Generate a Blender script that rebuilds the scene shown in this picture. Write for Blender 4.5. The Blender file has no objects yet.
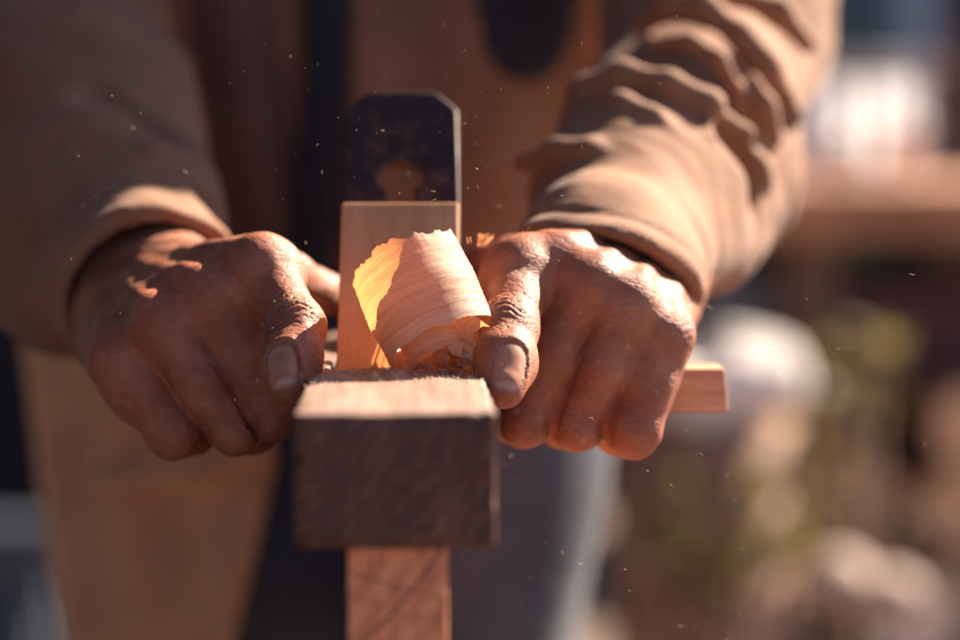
import bpy, bmesh, math, random
import numpy as np
from mathutils import Vector, Matrix, geometry
from mathutils import noise as mnoise
random.seed(7)
SC = bpy.context.scene
C = bpy.context.collection
R = math.radians

# ------------------------------------------------------------------ camera
FPX = 2267.0                      # focal length in photograph pixels (960 wide)
PITCH = R(4.9)
CAMZ = 0.0825
cam = bpy.data.objects.new('camera', bpy.data.cameras.new('camera'))
C.objects.link(cam)
cam.location = (0, 0, CAMZ)
cam.rotation_euler = (R(90) - PITCH, 0, 0)
cam.data.sensor_width = 36
cam.data.lens = 36 * FPX / 960
cam.data.clip_start = 0.05
cam.data.clip_end = 400
cam.data.dof.use_dof = True
cam.data.dof.focus_distance = 0.762
cam.data.dof.aperture_fstop = 3.3
cam.data.dof.aperture_blades = 0
SC.camera = cam

# ------------------------------------------------------------------ light
SUN = Vector((0.575, 0.485, 0.575)).normalized()
world = bpy.data.worlds.new("World")
SC.world = world
world.use_nodes = True
wn = world.node_tree
sky = wn.nodes.new('ShaderNodeTexSky')
sky.sky_type = 'NISHITA'
sky.sun_disc = False
sky.sun_elevation = math.asin(SUN.z)
sky.sun_rotation = math.atan2(SUN.x, SUN.y)
sky.air_density = 0.55
sky.dust_density = 1.0
sky.ozone_density = 2.0
wn.links.new(sky.outputs[0], wn.nodes['Background'].inputs[0])
wn.nodes['Background'].inputs[1].default_value = 0.05
sl = bpy.data.lights.new('sun', 'SUN')
sl.energy = 5.0
sl.angle = R(0.5)
sl.color = (1.0, 0.84, 0.66)
so = bpy.data.objects.new('sun', sl)
C.objects.link(so)
so.rotation_euler = SUN.to_track_quat('Z', 'Y').to_euler()
SC.view_settings.view_transform = 'Standard'
SC.view_settings.look = 'None'
SC.view_settings.exposure = 1.95
SC.view_settings.gamma = 1.0
SC.cycles.use_denoising = True
SC.cycles.max_bounces = 8
SC.cycles.transparent_max_bounces = 8

# ------------------------------------------------------------------ helpers
def P(px, py, Y):
    "world point seen at photograph pixel (px,py) at depth Y; used to take measurements"
    u = (px - 480) / FPX
    v = (320 - py) / FPX
    d = Vector((u, math.cos(PITCH) + v * math.sin(PITCH), -math.sin(PITCH) + v * math.cos(PITCH)))
    return Vector((0, 0, CAMZ)) + d * (Y / d.y)

def tag(o, label, cat, group=None):
    o['label'] = label
    o['category'] = cat
    if group:
        o['group'] = group
    return o

def link(name, me, mat, parent=None, smooth=True):
    o = bpy.data.objects.new(name, me)
    C.objects.link(o)
    if mat:
        for m in (mat if isinstance(mat, (list, tuple)) else [mat]):
            me.materials.append(m)
    if smooth:
        me.polygons.foreach_set('use_smooth', [True] * len(me.polygons))
    if parent:
        o.parent = parent
    return o

def empty(name, loc=(0, 0, 0), rz=0):
    o = bpy.data.objects.new(name, None)
    o.empty_display_size = 0.05
    C.objects.link(o)
    o.location = loc
    o.rotation_euler = (0, 0, rz)
    return o

def bm_mesh(name, bm):
    bmesh.ops.recalc_face_normals(bm, faces=bm.faces[:])
    me = bpy.data.meshes.new(name)
    bm.to_mesh(me)
    bm.free()
    return me

def add_hex(bm, pts, bevel=0.0, seg=2):
    "8 corner points: bottom 4 then top 4"
    vs = [bm.verts.new(p) for p in pts]
    fs = [(0, 3, 2, 1), (4, 5, 6, 7), (0, 1, 5, 4), (1, 2, 6, 5), (2, 3, 7, 6), (3, 0, 4, 7)]
    faces = [bm.faces.new([vs[i] for i in f]) for f in fs]
    if bevel > 0:
        es = list({e for f in faces for e in f.edges})
        bmesh.ops.bevel(bm, geom=es, offset=bevel, segments=seg, profile=0.5, affect='EDGES')

def add_box(bm, x0, x1, y0, y1, z0, z1, bevel=0.0, seg=2):
    add_hex(bm, [(x0, y0, z0), (x1, y0, z0), (x1, y1, z0), (x0, y1, z0),
                 (x0, y0, z1), (x1, y0, z1), (x1, y1, z1), (x0, y1, z1)], bevel, seg)

def box(name, b, mat, parent=None, bevel=0.0, seg=2):
    bm = bmesh.new()
    add_box(bm, *b, bevel, seg)
    return link(name, bm_mesh(name, bm), mat, parent, smooth=False)

def add_tube(bm, pts, rads, n=12, cap=True):
    pts = [Vector(p) for p in pts]
    rings = []
    up = Vector((0.13, 0.21, 0.97))
    for i, p in enumerate(pts):
        t = (pts[min(i + 1, len(pts) - 1)] - pts[max(i - 1, 0)]).normalized()
        a = t.cross(up)
        if a.length < 0.15:
            a = t.cross(Vector((1, 0, 0)))
        a.normalize()
        b = t.cross(a)
        rings.append([bm.verts.new(p + (a * math.cos(q) + b * math.sin(q)) * rads[i])
                      for q in [2 * math.pi * k / n for k in range(n)]])
    for r0, r1 in zip(rings, rings[1:]):
        for k in range(n):
            bm.faces.new((r0[k], r0[(k + 1) % n], r1[(k + 1) % n], r1[k]))
    if cap:
        bm.faces.new(rings[0][::-1])
        bm.faces.new(rings[-1])

# ------------------------------------------------------------------ materials
class NT:
    def __init__(s, name):
        s.m = bpy.data.materials.new(name)
        s.m.use_nodes = True
        s.t = s.m.node_tree
        s.b = s.t.nodes['Principled BSDF']
        s.co = s.n('ShaderNodeTexCoord').outputs['Object']
    def n(s, k, **kw):
        nd = s.t.nodes.new(k)
        for a, v in kw.items():
            setattr(nd, a, v)
        return nd
    def set(s, sock, v):
        if hasattr(v, 'is_output') or isinstance(v, bpy.types.NodeSocket):
            s.t.links.new(v, sock)
        elif isinstance(v, (tuple, list)) and len(v) == 3 and sock.type == 'RGBA':
            sock.default_value = (*v, 1)
        else:
            sock.default_value = v
    def mapping(s, scale, rot=(0, 0, 0), loc=(0, 0, 0), vec=None):
        m = s.n('ShaderNodeMapping')
        s.set(m.inputs[0], vec or s.co)
        m.inputs['Scale'].default_value = scale
        m.inputs['Rotation'].default_value = rot
        m.inputs['Location'].default_value = loc
        return m.outputs[0]
    def noise(s, vec, scale, detail=4, rough=0.55, dist=0.0):
        m = s.n('ShaderNodeTexNoise')
        s.set(m.inputs['Vector'], vec)
        m.inputs['Scale'].default_value = scale
        m.inputs['Detail'].default_value = detail
        m.inputs['Roughness'].default_value = rough
        m.inputs['Distortion'].default_value = dist
        return m.outputs[0]
    def voro(s, vec, scale, feature='F1'):
        m = s.n('ShaderNodeTexVoronoi', feature=feature)
        s.set(m.inputs['Vector'], vec)
        m.inputs['Scale'].default_value = scale
        return m.outputs[0]
    def wave(s, vec, scale, dist=5, detail=3, dscale=1.0, kind='BANDS', d='X'):
        m = s.n('ShaderNodeTexWave', wave_type=kind)
        if kind == 'BANDS':
            m.bands_direction = d
        else:
            m.rings_direction = d
        s.set(m.inputs['Vector'], vec)
        m.inputs['Scale'].default_value = scale
        m.inputs['Distortion'].default_value = dist
        m.inputs['Detail'].default_value = detail
        m.inputs['Detail Scale'].default_value = dscale
        return m.outputs['Fac']
    def ramp(s, fac, stops):
        r = s.n('ShaderNodeValToRGB')
        s.set(r.inputs[0], fac)
        el = r.color_ramp.elements
        while len(el) < len(stops):
            el.new(0.5)
        for e, (p, c) in zip(el, stops):
            e.position = p
            e.color = (*c, 1) if isinstance(c, (tuple, list)) else (c, c, c, 1)
        return r.outputs[0]
    def mix(s, fac, a, b, mode='MIX'):
        m = s.n('ShaderNodeMix', data_type='RGBA', blend_type=mode)
        s.set(m.inputs[0], fac)
        s.set(m.inputs[6], a)
        s.set(m.inputs[7], b)
        return m.outputs[2]
    def math(s, op, a, b=0.0, c=None):
        m = s.n('ShaderNodeMath', operation=op)
        s.set(m.inputs[0], a)
        s.set(m.inputs[1], b)
        if c is not None:
            s.set(m.inputs[2], c)
        return m.outputs[0]
    def attr(s, name):
        return s.n('ShaderNodeAttribute', attribute_name=name).outputs['Fac']
    def bump(s, h, strength=0.3, dist=0.001, prev=None):
        b = s.n('ShaderNodeBump')
        b.inputs['Strength'].default_value = strength
        b.inputs['Distance'].default_value = dist
        s.set(b.inputs['Height'], h)
        if prev:
            s.set(b.inputs['Normal'], prev)
        return b.outputs[0]
    def out(s, col=None, rough=None, nrm=None, **kw):
        if col is not None:
            s.set(s.b.inputs['Base Color'], col)
        if rough is not None:
            s.set(s.b.inputs['Roughness'], rough)
        if nrm is not None:
            s.set(s.b.inputs['Normal'], nrm)
        for k, v in kw.items():
            s.set(s.b.inputs[k.replace('_', ' ')], v)
        return s.m

def wood(name, dark, mid, light, grain=(60, 6, 60), rot=(0, 0, 0), rough=0.5, scratch=0.0, pores=1.0, bump=0.25, ringmix=0.10):
    t = NT(name)
    v = t.mapping(grain, rot)
    w = t.wave(v, 1.0, 7.0, 4, 0.7)
    if ringmix > 0.3:
        w = t.math('MULTIPLY', t.wave(t.mapping((1, 1, 1), (0, 0, 0), (0.05, 0, -0.02)), 60, 9.0, 5, 1.2, 'RINGS', 'Y'), 0.6)
    n1 = t.noise(v, 2.2, 6, 0.6)
    n2 = t.noise(t.mapping((8, 8, 8)), 3.0, 3)
    f = t.math('ADD', t.math('MULTIPLY', w, ringmix), t.math('MULTIPLY', n1, 1 - ringmix))
    col = t.ramp(f, [(0.25, dark), (0.5, mid), (0.75, light)])
    col = t.mix(t.ramp(n2, [(0.35, 0.0), (0.65, 0.75)]), col, t.mix(0.65, col, dark), 'MIX')
    fine = t.noise(t.mapping((grain[0] * 6, grain[1] * 3, grain[2] * 6), rot), 4.0, 3, 0.7)
    col = t.mix(t.ramp(fine, [(0.35, 0.75 * pores), (0.5, 0.0)]), col, dark)
    h = t.math('ADD', fine, t.math('MULTIPLY', f, 0.6))
    if scratch > 0:
        sc = t.ramp(t.noise(t.mapping((900, 70, 260), (0.3, 0.5, 0.7)), 1.0, 2, 0.4), [(0.66, 0.0), (0.72, 1.0)])
        dust = t.ramp(t.noise(t.mapping((30, 30, 30)), 4.0, 6, 0.75), [(0.48, 0.0), (0.75, 1.0)])
        col = t.mix(t.math('MULTIPLY', t.math('MAXIMUM', sc, dust), scratch), col, light)
    return t.out(col, t.ramp(fine, [(0.3, rough + 0.2), (0.7, rough)]), t.bump(h, bump, 0.0006))

def plain(name, col, rough=0.7, var=0.25, scale=30, metal=0.0, bump=0.15, bd=0.001):
    t = NT(name)
    n = t.noise(t.mapping((1, 1, 1)), scale, 5, 0.6)
    d = tuple(c * (1 - var) for c in col)
    l = tuple(min(1, c * (1 + var)) for c in col)
    return t.out(t.ramp(n, [(0.3, d), (0.7, l)]), rough, t.bump(n, bump, bd), Metallic=metal)

def cloth(name, col, weave=900, var=0.25, worn=0.3, sheen=0.08):
    t = NT(name)
    n = t.noise(t.co, 22, 5, 0.6)
    wx = t.wave(t.mapping((1, 1, 1), (0, 0, 0.3)), weave / 6.28, 1.0, 1, 2.0)
    wz = t.wave(t.mapping((1, 1, 1), (0.2, 0.1, 0)), weave / 6.28, 1.0, 1, 2.0, d='Z')
    d = tuple(c * (1 - var) for c in col)
    l = tuple(min(1, c * (1 + var)) for c in col)
    c0 = t.ramp(n, [(0.3, d), (0.7, l)])
    wv = t.math('ADD', wx, wz)
    c0 = t.mix(t.math('MULTIPLY', wv, 0.07), c0, tuple(min(1, c * 1.6) for c in col))
    nb = t.noise(t.co, 45, 4, 0.5)
    b = t.bump(nb, 0.25, 0.004)
    b = t.bump(wv, 0.12, 0.0003, b)
    return t.out(c0, 0.85, b, Sheen_Weight=sheen, Sheen_Roughness=0.5)

M = {}
M['iron'] = (lambda t: t.out(
    t.ramp(t.noise(t.mapping((1, 1, 1)), 90, 6, 0.7), [(0.32, (0.020, 0.011, 0.013)), (0.52, (0.045, 0.022, 0.020)), (0.70, (0.14, 0.06, 0.038))]),
    t.ramp(t.noise(t.co, 160, 4), [(0.3, 0.38), (0.7, 0.6)]),
    t.bump(t.noise(t.co, 500, 4, 0.7), 0.35, 0.0003), Metallic=0.0, Specular_IOR_Level=0.25))(NT('rusty_iron'))
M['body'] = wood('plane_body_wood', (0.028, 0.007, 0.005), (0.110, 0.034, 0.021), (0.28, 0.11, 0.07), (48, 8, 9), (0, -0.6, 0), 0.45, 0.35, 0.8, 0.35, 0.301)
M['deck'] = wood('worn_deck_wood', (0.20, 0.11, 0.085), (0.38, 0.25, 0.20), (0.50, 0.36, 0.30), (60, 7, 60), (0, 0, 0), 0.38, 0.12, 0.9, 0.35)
M['wedge'] = wood('wedge_wood', (0.42, 0.19, 0.085), (0.64, 0.32, 0.15), (0.76, 0.43, 0.23), (30, 9, 4), (0, 0, 0), 0.55, 0.12, 0.5)
M['board'] = None
M['bar'] = wood('bar_wood', (0.42, 0.19, 0.10), (0.64, 0.33, 0.19), (0.76, 0.45, 0.28), (6, 70, 90), (0, 0.1, 0), 0.55, 0.1, 0.8)
M['bench'] = wood('bench_wood', (0.06, 0.045, 0.035), (0.11, 0.08, 0.06), (0.17, 0.13, 0.10), (4, 40, 40), (0, 0, 0), 0.7)

def board_mat():
    t = NT('board_wood')
    v = t.mapping((1, 1, 1), (0, -0.62, 0), (0.02, 0, 0.0))
    w = t.wave(v, 38, 2.2, 3, 1.4, d='X')
    n1 = t.noise(t.mapping((190, 5, 8), (0, -0.62, 0)), 2.0, 6, 0.55)
    f = t.math('ADD', t.math('MULTIPLY', w, 0.22), t.math('MULTIPLY', n1, 0.78))
    col = t.ramp(f, [(0.2, (0.36, 0.11, 0.05)), (0.5, (0.74, 0.27, 0.13)), (0.8, (0.84, 0.38, 0.20))])
    fine = t.noise(t.mapping((1100, 60, 60), (0, -0.62, 0)), 1.0, 3, 0.6)
    col = t.mix(t.ramp(fine, [(0.35, 0.5), (0.5, 0.0)]), col, (0.26, 0.10, 0.06))
    # drying cracks: one long one and two fine ones across it
    sp = t.n('ShaderNodeSeparateXYZ')
    t.set(sp.inputs[0], t.co)
    wob = t.math('MULTIPLY', t.math('SUBTRACT', t.noise(t.mapping((1, 0, 1)), 110, 4, 0.6), 0.5), 0.006)
    def crack(a0, kx, z0, kz, bow, width, strength):
        # distance from the curve x = a0 + kx*(z-z0) + bow*(z-z0)^2, or the same with x and z exchanged
        u_, v_ = (sp.outputs[0], sp.outputs[2]) if kz is None else (sp.outputs[2], sp.outputs[0])
        dz = t.math('SUBTRACT', v_, z0)
        f_ = t.math('ADD', t.math('MULTIPLY', dz, kx), t.math('MULTIPLY', t.math('MULTIPLY', dz, dz), bow))
        dd = t.math('ABSOLUTE', t.math('ADD', t.math('SUBTRACT', t.math('SUBTRACT', u_, a0), f_), wob))
        return t.math('MULTIPLY', t.ramp(t.math('DIVIDE', dd, width), [(0.0, 1.0), (0.45, 0.8), (1.0, 0.0)]), strength)
    crm = t.math('MAXIMUM', crack(0.0115, 0.62, -0.043, None, -9.0, 0.0012, 1.0),
                 t.math('MAXIMUM', crack(-0.0475, -0.42, -0.014, 1, 4.0, 0.0006, 0.8), crack(-0.060, -0.3, 0.0, 1, 8.0, 0.0005, 0.6)))
    col = t.mix(t.math('MULTIPLY', crm, 0.8), col, (0.09, 0.025, 0.018))
    b = t.bump(t.math('SUBTRACT', fine, crm), 0.4, 0.0006)
    return t.out(col, 0.6, b)
M['board'] = board_mat()

def skin_mat():
    t = NT('skin')
    red = t.attr('red')
    nail = t.attr('nail')
    crease = t.attr('crease')
    n1 = t.noise(t.co, 60, 5, 0.6)
    n2 = t.noise(t.co, 320, 4, 0.6)
    base = t.ramp(n1, [(0.3, (0.20, 0.072, 0.040)), (0.55, (0.35, 0.140, 0.080)), (0.8, (0.47, 0.225, 0.14))])
    base = t.mix(t.math('MULTIPLY', red, 0.40), base, (0.27, 0.085, 0.052))
    pores = t.voro(t.co, 1500)
    base = t.mix(t.ramp(n2, [(0.55, 0.0), (0.75, 0.35)]), base, (0.16, 0.07, 0.045))
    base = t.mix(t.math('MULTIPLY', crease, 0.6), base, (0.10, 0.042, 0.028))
    vein = t.noise(t.co, 26, 2, 0.4, 1.2)
    base = t.mix(t.ramp(vein, [(0.46, 0.0), (0.5, 0.30), (0.54, 0.0)]), base, (0.20, 0.095, 0.085))
    base = t.mix(t.ramp(t.noise(t.co, 13, 2), [(0.4, 0.0), (0.7, 0.45)]), base, (0.42, 0.105, 0.055))
    # pale wood dust that clings to the skin
    dust = t.ramp(t.noise(t.co, 240, 6, 0.8), [(0.60, 0.0), (0.72, 0.55)])
    base = t.mix(dust, base, (0.55, 0.40, 0.29))
    nailc = t.ramp(t.noise(t.mapping((1, 1, 0.3)), 300, 3), [(0.3, (0.40, 0.165, 0.10)), (0.7, (0.52, 0.24, 0.15))])
    nailc = t.mix(t.attr('free'), nailc, (0.72, 0.55, 0.42))
    col = t.mix(nail, base, nailc)
    rough = t.mix(nail, t.ramp(n2, [(0.3, 0.42), (0.7, 0.66)]), (0.36, 0.36, 0.36))
    v2 = t.n('ShaderNodeTexVoronoi', feature='DISTANCE_TO_EDGE')
    t.set(v2.inputs['Vector'], t.co)
    v2.inputs['Scale'].default_value = 850
    inv = t.math('SUBTRACT', 1.0, nail)
    lines = t.math('MULTIPLY', t.ramp(v2.outputs[0], [(0.0, 0.0), (0.12, 1.0)]), inv)
    v3 = t.n('ShaderNodeTexVoronoi', feature='DISTANCE_TO_EDGE')
    t.set(v3.inputs['Vector'], t.mapping((0.35, 0.6, 1.25), (0.2, 0.5, 0.4)))
    v3.inputs['Scale'].default_value = 420
    lines2 = t.math('MULTIPLY', t.ramp(v3.outputs[0], [(0.0, 0.0), (0.10, 1.0)]), inv)
    b = t.bump(lines, 0.28, 0.00022)
    b = t.bump(lines2, 0.35, 0.00040, b)
    b = t.bump(t.math('MULTIPLY', t.noise(t.co, 420, 5, 0.7), inv), 0.22, 0.0006, b)
    b = t.bump(t.math('MULTIPLY', t.noise(t.mapping((1, 1, 1)), 150, 4, 0.6), inv), 0.3, 0.002, b)
    return t.out(col, rough, b, Subsurface_Weight=0.06, Subsurface_Radius=(0.006, 0.002, 0.001), Subsurface_Scale=0.6, Specular_IOR_Level=0.42)
M['skin'] = skin_mat()
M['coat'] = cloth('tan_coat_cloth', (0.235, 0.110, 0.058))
M['coat_glow'] = cloth('glowing_coat_cloth', (0.70, 0.36, 0.20))  # coat cloth made brighter: the glow on its front is put into the colour
M['coat_shade'] = cloth('shaded_coat_cloth', (0.15, 0.075, 0.05))  # the same coat in shade, painted as a darker brown
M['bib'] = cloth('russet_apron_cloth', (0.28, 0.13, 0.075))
M['navy'] = cloth('navy_cloth', (0.045, 0.050, 0.072))
M['thread'] = plain('tan_thread', (0.42, 0.28, 0.18), 0.7)
M['strap'] = cloth('dark_strap_webbing', (0.018, 0.016, 0.026))
M['hair'] = plain('dark_hair', (0.03, 0.022, 0.018), 0.6, 0.5, 200)

def shaving_mat():
    t = NT('shaving_wood')
    uv = t.n('ShaderNodeUVMap').outputs[0]
    st = t.noise(t.mapping((0.35, 15, 1), vec=uv), 1.0, 7, 0.72, 0.15)
    st2 = t.noise(t.mapping((2.5, 130, 1), vec=uv), 1.0, 4, 0.7)
    col = t.ramp(st, [(0.28, (0.42, 0.20, 0.10)), (0.42, (0.72, 0.48, 0.31)), (0.6, (0.84, 0.66, 0.50)), (0.8, (0.88, 0.73, 0.60))])
    col = t.mix(t.ramp(st2, [(0.3, 0.45), (0.45, 0.0)]), col, (0.48, 0.25, 0.14))
    b = t.bump(t.math('ADD', st, t.math('MULTIPLY', st2, 0.7)), 0.45, 0.0006)
    t.out(col, 0.5, b)
    tr = t.n('ShaderNodeBsdfTranslucent')
    t.set(tr.inputs[0], t.mix(1.0, col, (1.0, 0.56, 0.27), 'MULTIPLY'))
    t.set(tr.inputs[1], b)
    mx = t.n('ShaderNodeMixShader')
    mx.inputs[0].default_value = 0.5
    t.t.links.new(t.b.outputs[0], mx.inputs[1])
    t.t.links.new(tr.outputs[0], mx.inputs[2])
    t.t.links.new(mx.outputs[0], t.t.nodes['Material Output'].inputs[0])
    return t.m
M['shaving'] = shaving_mat()

# ------------------------------------------------------------------ signed-distance modelling
class Grid:
    def __init__(s, lo, hi, h):
        s.h = h
        s.lo = np.array(lo, float)
        s.n = np.maximum(4, np.ceil((np.array(hi, float) - s.lo) / h).astype(int) + 1)
        s.ax = [(s.lo[i] + h * np.arange(s.n[i])).astype(np.float32) for i in range(3)]
        s.D = np.full(tuple(s.n), 1.0, np.float32)
    def sub(s, lo, hi):
        a = np.clip(np.floor((np.array(lo) - s.lo) / s.h).astype(int), 0, s.n)
        b = np.clip(np.ceil((np.array(hi) - s.lo) / s.h).astype(int) + 1, 0, s.n)
        if np.any(b <= a):
            return None, None
        sl = tuple(slice(int(x), int(y)) for x, y in zip(a, b))
        X = [s.ax[0][sl[0]][:, None, None], s.ax[1][sl[1]][None, :, None], s.ax[2][sl[2]][None, None, :]]
        return sl, X

def smin(a, b, k):
    if k <= 0:
        return np.minimum(a, b)
    h = np.clip(0.5 + 0.5 * (b - a) / k, 0, 1)
    return b + (a - b) * h - k * h * (1 - h)

def cone_d(X, a, b, ra, rb):
    a = np.array(a, np.float32)
    b = np.array(b, np.float32)
    ba = b - a
    L2 = float(ba @ ba) + 1e-12
    dx, dy, dz = X[0] - a[0], X[1] - a[1], X[2] - a[2]
    t = np.clip((dx * ba[0] + dy * ba[1] + dz * ba[2]) / L2, 0, 1)
    q = np.sqrt((dx - t * ba[0]) ** 2 + (dy - t * ba[1]) ** 2 + (dz - t * ba[2]) ** 2)
    return q - (ra + (rb - ra) * t)

def add_cone(g, a, b, ra, rb, k=0.0, sub=False, D=None):
    D = g.D if D is None else D
    m = max(ra, rb) + k * 1.5 + 3 * g.h
    a = np.array(a, float); b = np.array(b, float)
    sl, X = g.sub(np.minimum(a, b) - m, np.maximum(a, b) + m)
    if sl is None:
        return
    d = cone_d(X, a, b, ra, rb).astype(np.float32)
    if sub:
        D[sl] = -smin(-D[sl], d, k)
    else:
        D[sl] = smin(D[sl], d, k)

def add_chain(g, pts, rads, k=0.0, sub=False, D=None):
    for i in range(len(pts) - 1):
        add_cone(g, pts[i], pts[i + 1], rads[i], rads[i + 1], k, sub, D)

def add_ell(g, c, r, k=0.0, rot=None, D=None):
    D = g.D if D is None else D
    r = np.array(r, float); c = np.array(c, float)
    m = r.max() + k * 1.5 + 3 * g.h
    sl, X = g.sub(c - m, c + m)
    if sl is None:
        return
    p = [X[i] - c[i] for i in range(3)]
    if rot is not None:
        Rm = np.array(rot.to_3x3().transposed())
        p = [Rm[i][0] * p[0] + Rm[i][1] * p[1] + Rm[i][2] * p[2] for i in range(3)]
    q = np.sqrt(sum((p[i] / r[i]) ** 2 for i in range(3)))
    q2 = np.sqrt(sum((p[i] / r[i] ** 2) ** 2 for i in range(3))) + 1e-9
    d = (q * (q - 1) / q2).astype(np.float32)
    D[sl] = smin(D[sl], d, k)

def nets(g, name, D=None):
    "naive surface nets: mesh of the zero level of the field"
    D = g.D if D is None else D
    s = D < 0
    nx, ny, nz = D.shape
    cnt = np.zeros((nx - 1, ny - 1, nz - 1), np.int8)
    for i in (0, 1):
        for j in (0, 1):
            for k in (0, 1):
                cnt += s[i:nx - 1 + i, j:ny - 1 + j, k:nz - 1 + k]
    act = (cnt > 0) & (cnt < 8)
    I = np.argwhere(act)
    idx = np.full(act.shape, -1, np.int64)
    idx[act] = np.arange(len(I))
    acc = np.zeros((len(I), 3)); num = np.zeros(len(I))
    for ax in range(3):
        o = [a for a in range(3) if a != ax]
        for u in (0, 1):
            for v in (0, 1):
                off = np.zeros(3, int); off[o[0]] = u; off[o[1]] = v
                off2 = off.copy(); off2[ax] = 1
                A = I + off; B = I + off2
                d0 = D[A[:, 0], A[:, 1], A[:, 2]]; d1 = D[B[:, 0], B[:, 1], B[:, 2]]
                m = (d0 < 0) != (d1 < 0)
                t = np.where(m, d0 / np.where(m, d0 - d1, 1), 0)
                p = A.astype(float); p[:, ax] += t
                acc[m] += p[m]; num[m] += 1
    V = g.lo + (acc / num[:, None]) * g.h
    quads = []
    for ax in range(3):
        o = [(1, 2), (2, 0), (0, 1)][ax]
        sa = [slice(None)] * 3; sb = [slice(None)] * 3
        sa[ax] = slice(0, D.shape[ax] - 1); sb[ax] = slice(1, D.shape[ax])
        A = s[tuple(sa)]; B = s[tuple(sb)]
        E = np.argwhere(A != B)
        ok = (E[:, o[0]] >= 1) & (E[:, o[1]] >= 1) & (E[:, o[0]] < act.shape[o[0]]) & (E[:, o[1]] < act.shape[o[1]])
        E = E[ok]
        ins = A[E[:, 0], E[:, 1], E[:, 2]]
        q = []
        for du, dv in ((-1, -1), (0, -1), (0, 0), (-1, 0)):
            c = E.copy(); c[:, o[0]] += du; c[:, o[1]] += dv
            q.append(idx[c[:, 0], c[:, 1], c[:, 2]])
        q = np.stack(q, 1)
        q[~ins] = q[~ins][:, ::-1]
        quads.append(q)
    Q = np.concatenate(quads)
    Q = Q[(Q >= 0).all(1)]
    me = bpy.data.meshes.new(name)
    me.vertices.add(len(V)); me.vertices.foreach_set('co', V.astype(np.float32).ravel())
    me.loops.add(Q.size); me.loops.foreach_set('vertex_index', Q.astype(np.int32).ravel())
    me.polygons.add(len(Q))
    me.polygons.foreach_set('loop_start', np.arange(0, Q.size, 4, dtype=np.int32))
    me.polygons.foreach_set('loop_total', np.full(len(Q), 4, dtype=np.int32))
    me.update(calc_edges=True)
    return me, V

def set_attr(me, name, vals):
    a = me.attributes.new(name, 'FLOAT', 'POINT')
    a.data.foreach_set('value', vals.astype(np.float32))

def nz(x, y, z, f, seed=0.0):
    return (np.sin(x * f * 1.0 + 1.7 * np.sin(y * f * 0.83 + seed) + seed) * np.sin(y * f * 1.13 + 1.3 * np.sin(z * f * 0.77 + seed * 2) + 1.1)
            + 0.6 * np.sin(z * f * 1.21 + 1.9 * np.sin(x * f * 0.71) + 2.3 + seed))

# ------------------------------------------------------------------ the setting: ground
def ground():
    bm = bmesh.new()
    n = 60
    def h(x, y):
        return -0.9 + 0.02 * mnoise.noise(Vector((x * 1.3, y * 1.3, 0)))
    xs = [-60, -30, -15, -8] + [-4 + 8 * i / n for i in range(n + 1)] + [8, 15, 30, 60]
    ys = [-20, -8, -3] + [-1 + 9 * i / n for i in range(n + 1)] + [12, 20, 40, 90]
    g = [[bm.verts.new((x, y, h(x, y))) for y in ys] for x in xs]
    for i in range(len(xs) - 1):
        for j in range(len(ys) - 1):
            bm.faces.new((g[i][j], g[i + 1][j], g[i + 1][j + 1], g[i][j + 1]))
    t = NT('packed_earth')
    n1 = t.noise(t.co, 3, 6, 0.65)
    n2 = t.noise(t.co, 30, 5, 0.7)
    col = t.ramp(n1, [(0.3, (0.09, 0.06, 0.045)), (0.55, (0.16, 0.11, 0.08)), (0.75, (0.26, 0.19, 0.14))])
    col = t.mix(t.ramp(n2, [(0.55, 0.0), (0.65, 0.7)]), col, (0.4, 0.3, 0.22))
    m = t.out(col, 0.9, t.bump(n2, 0.6, 0.02))
    o = link('ground', bm_mesh('ground', bm), m)
    o['kind'] = 'structure'
ground()

# ------------------------------------------------------------------ the plane
root = empty('wooden_plane', (-0.0247, 0.65, 0.0), R(1.9))
tag(root, 'dark worn wooden hand plane held by both hands on the board edge', 'hand plane')
BW = 0.0296            # half width
BL = 0.27              # length of the stock
BH = 0.0405
MY = 0.145             # where the iron meets the deck, measured from the toe

def boolean(o, cutters):
    for c in cutters:
        md = o.modifiers.new('b', 'BOOLEAN')
        md.operation = 'DIFFERENCE'
        md.solver = 'EXACT'
        md.object = c
    dg = bpy.context.evaluated_depsgraph_get()
    me = bpy.data.meshes.new_from_object(o.evaluated_get(dg))
    o.modifiers.clear()
    old = o.data
    o.data = me
    for c in cutters:
        bpy.data.objects.remove(c)

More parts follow.
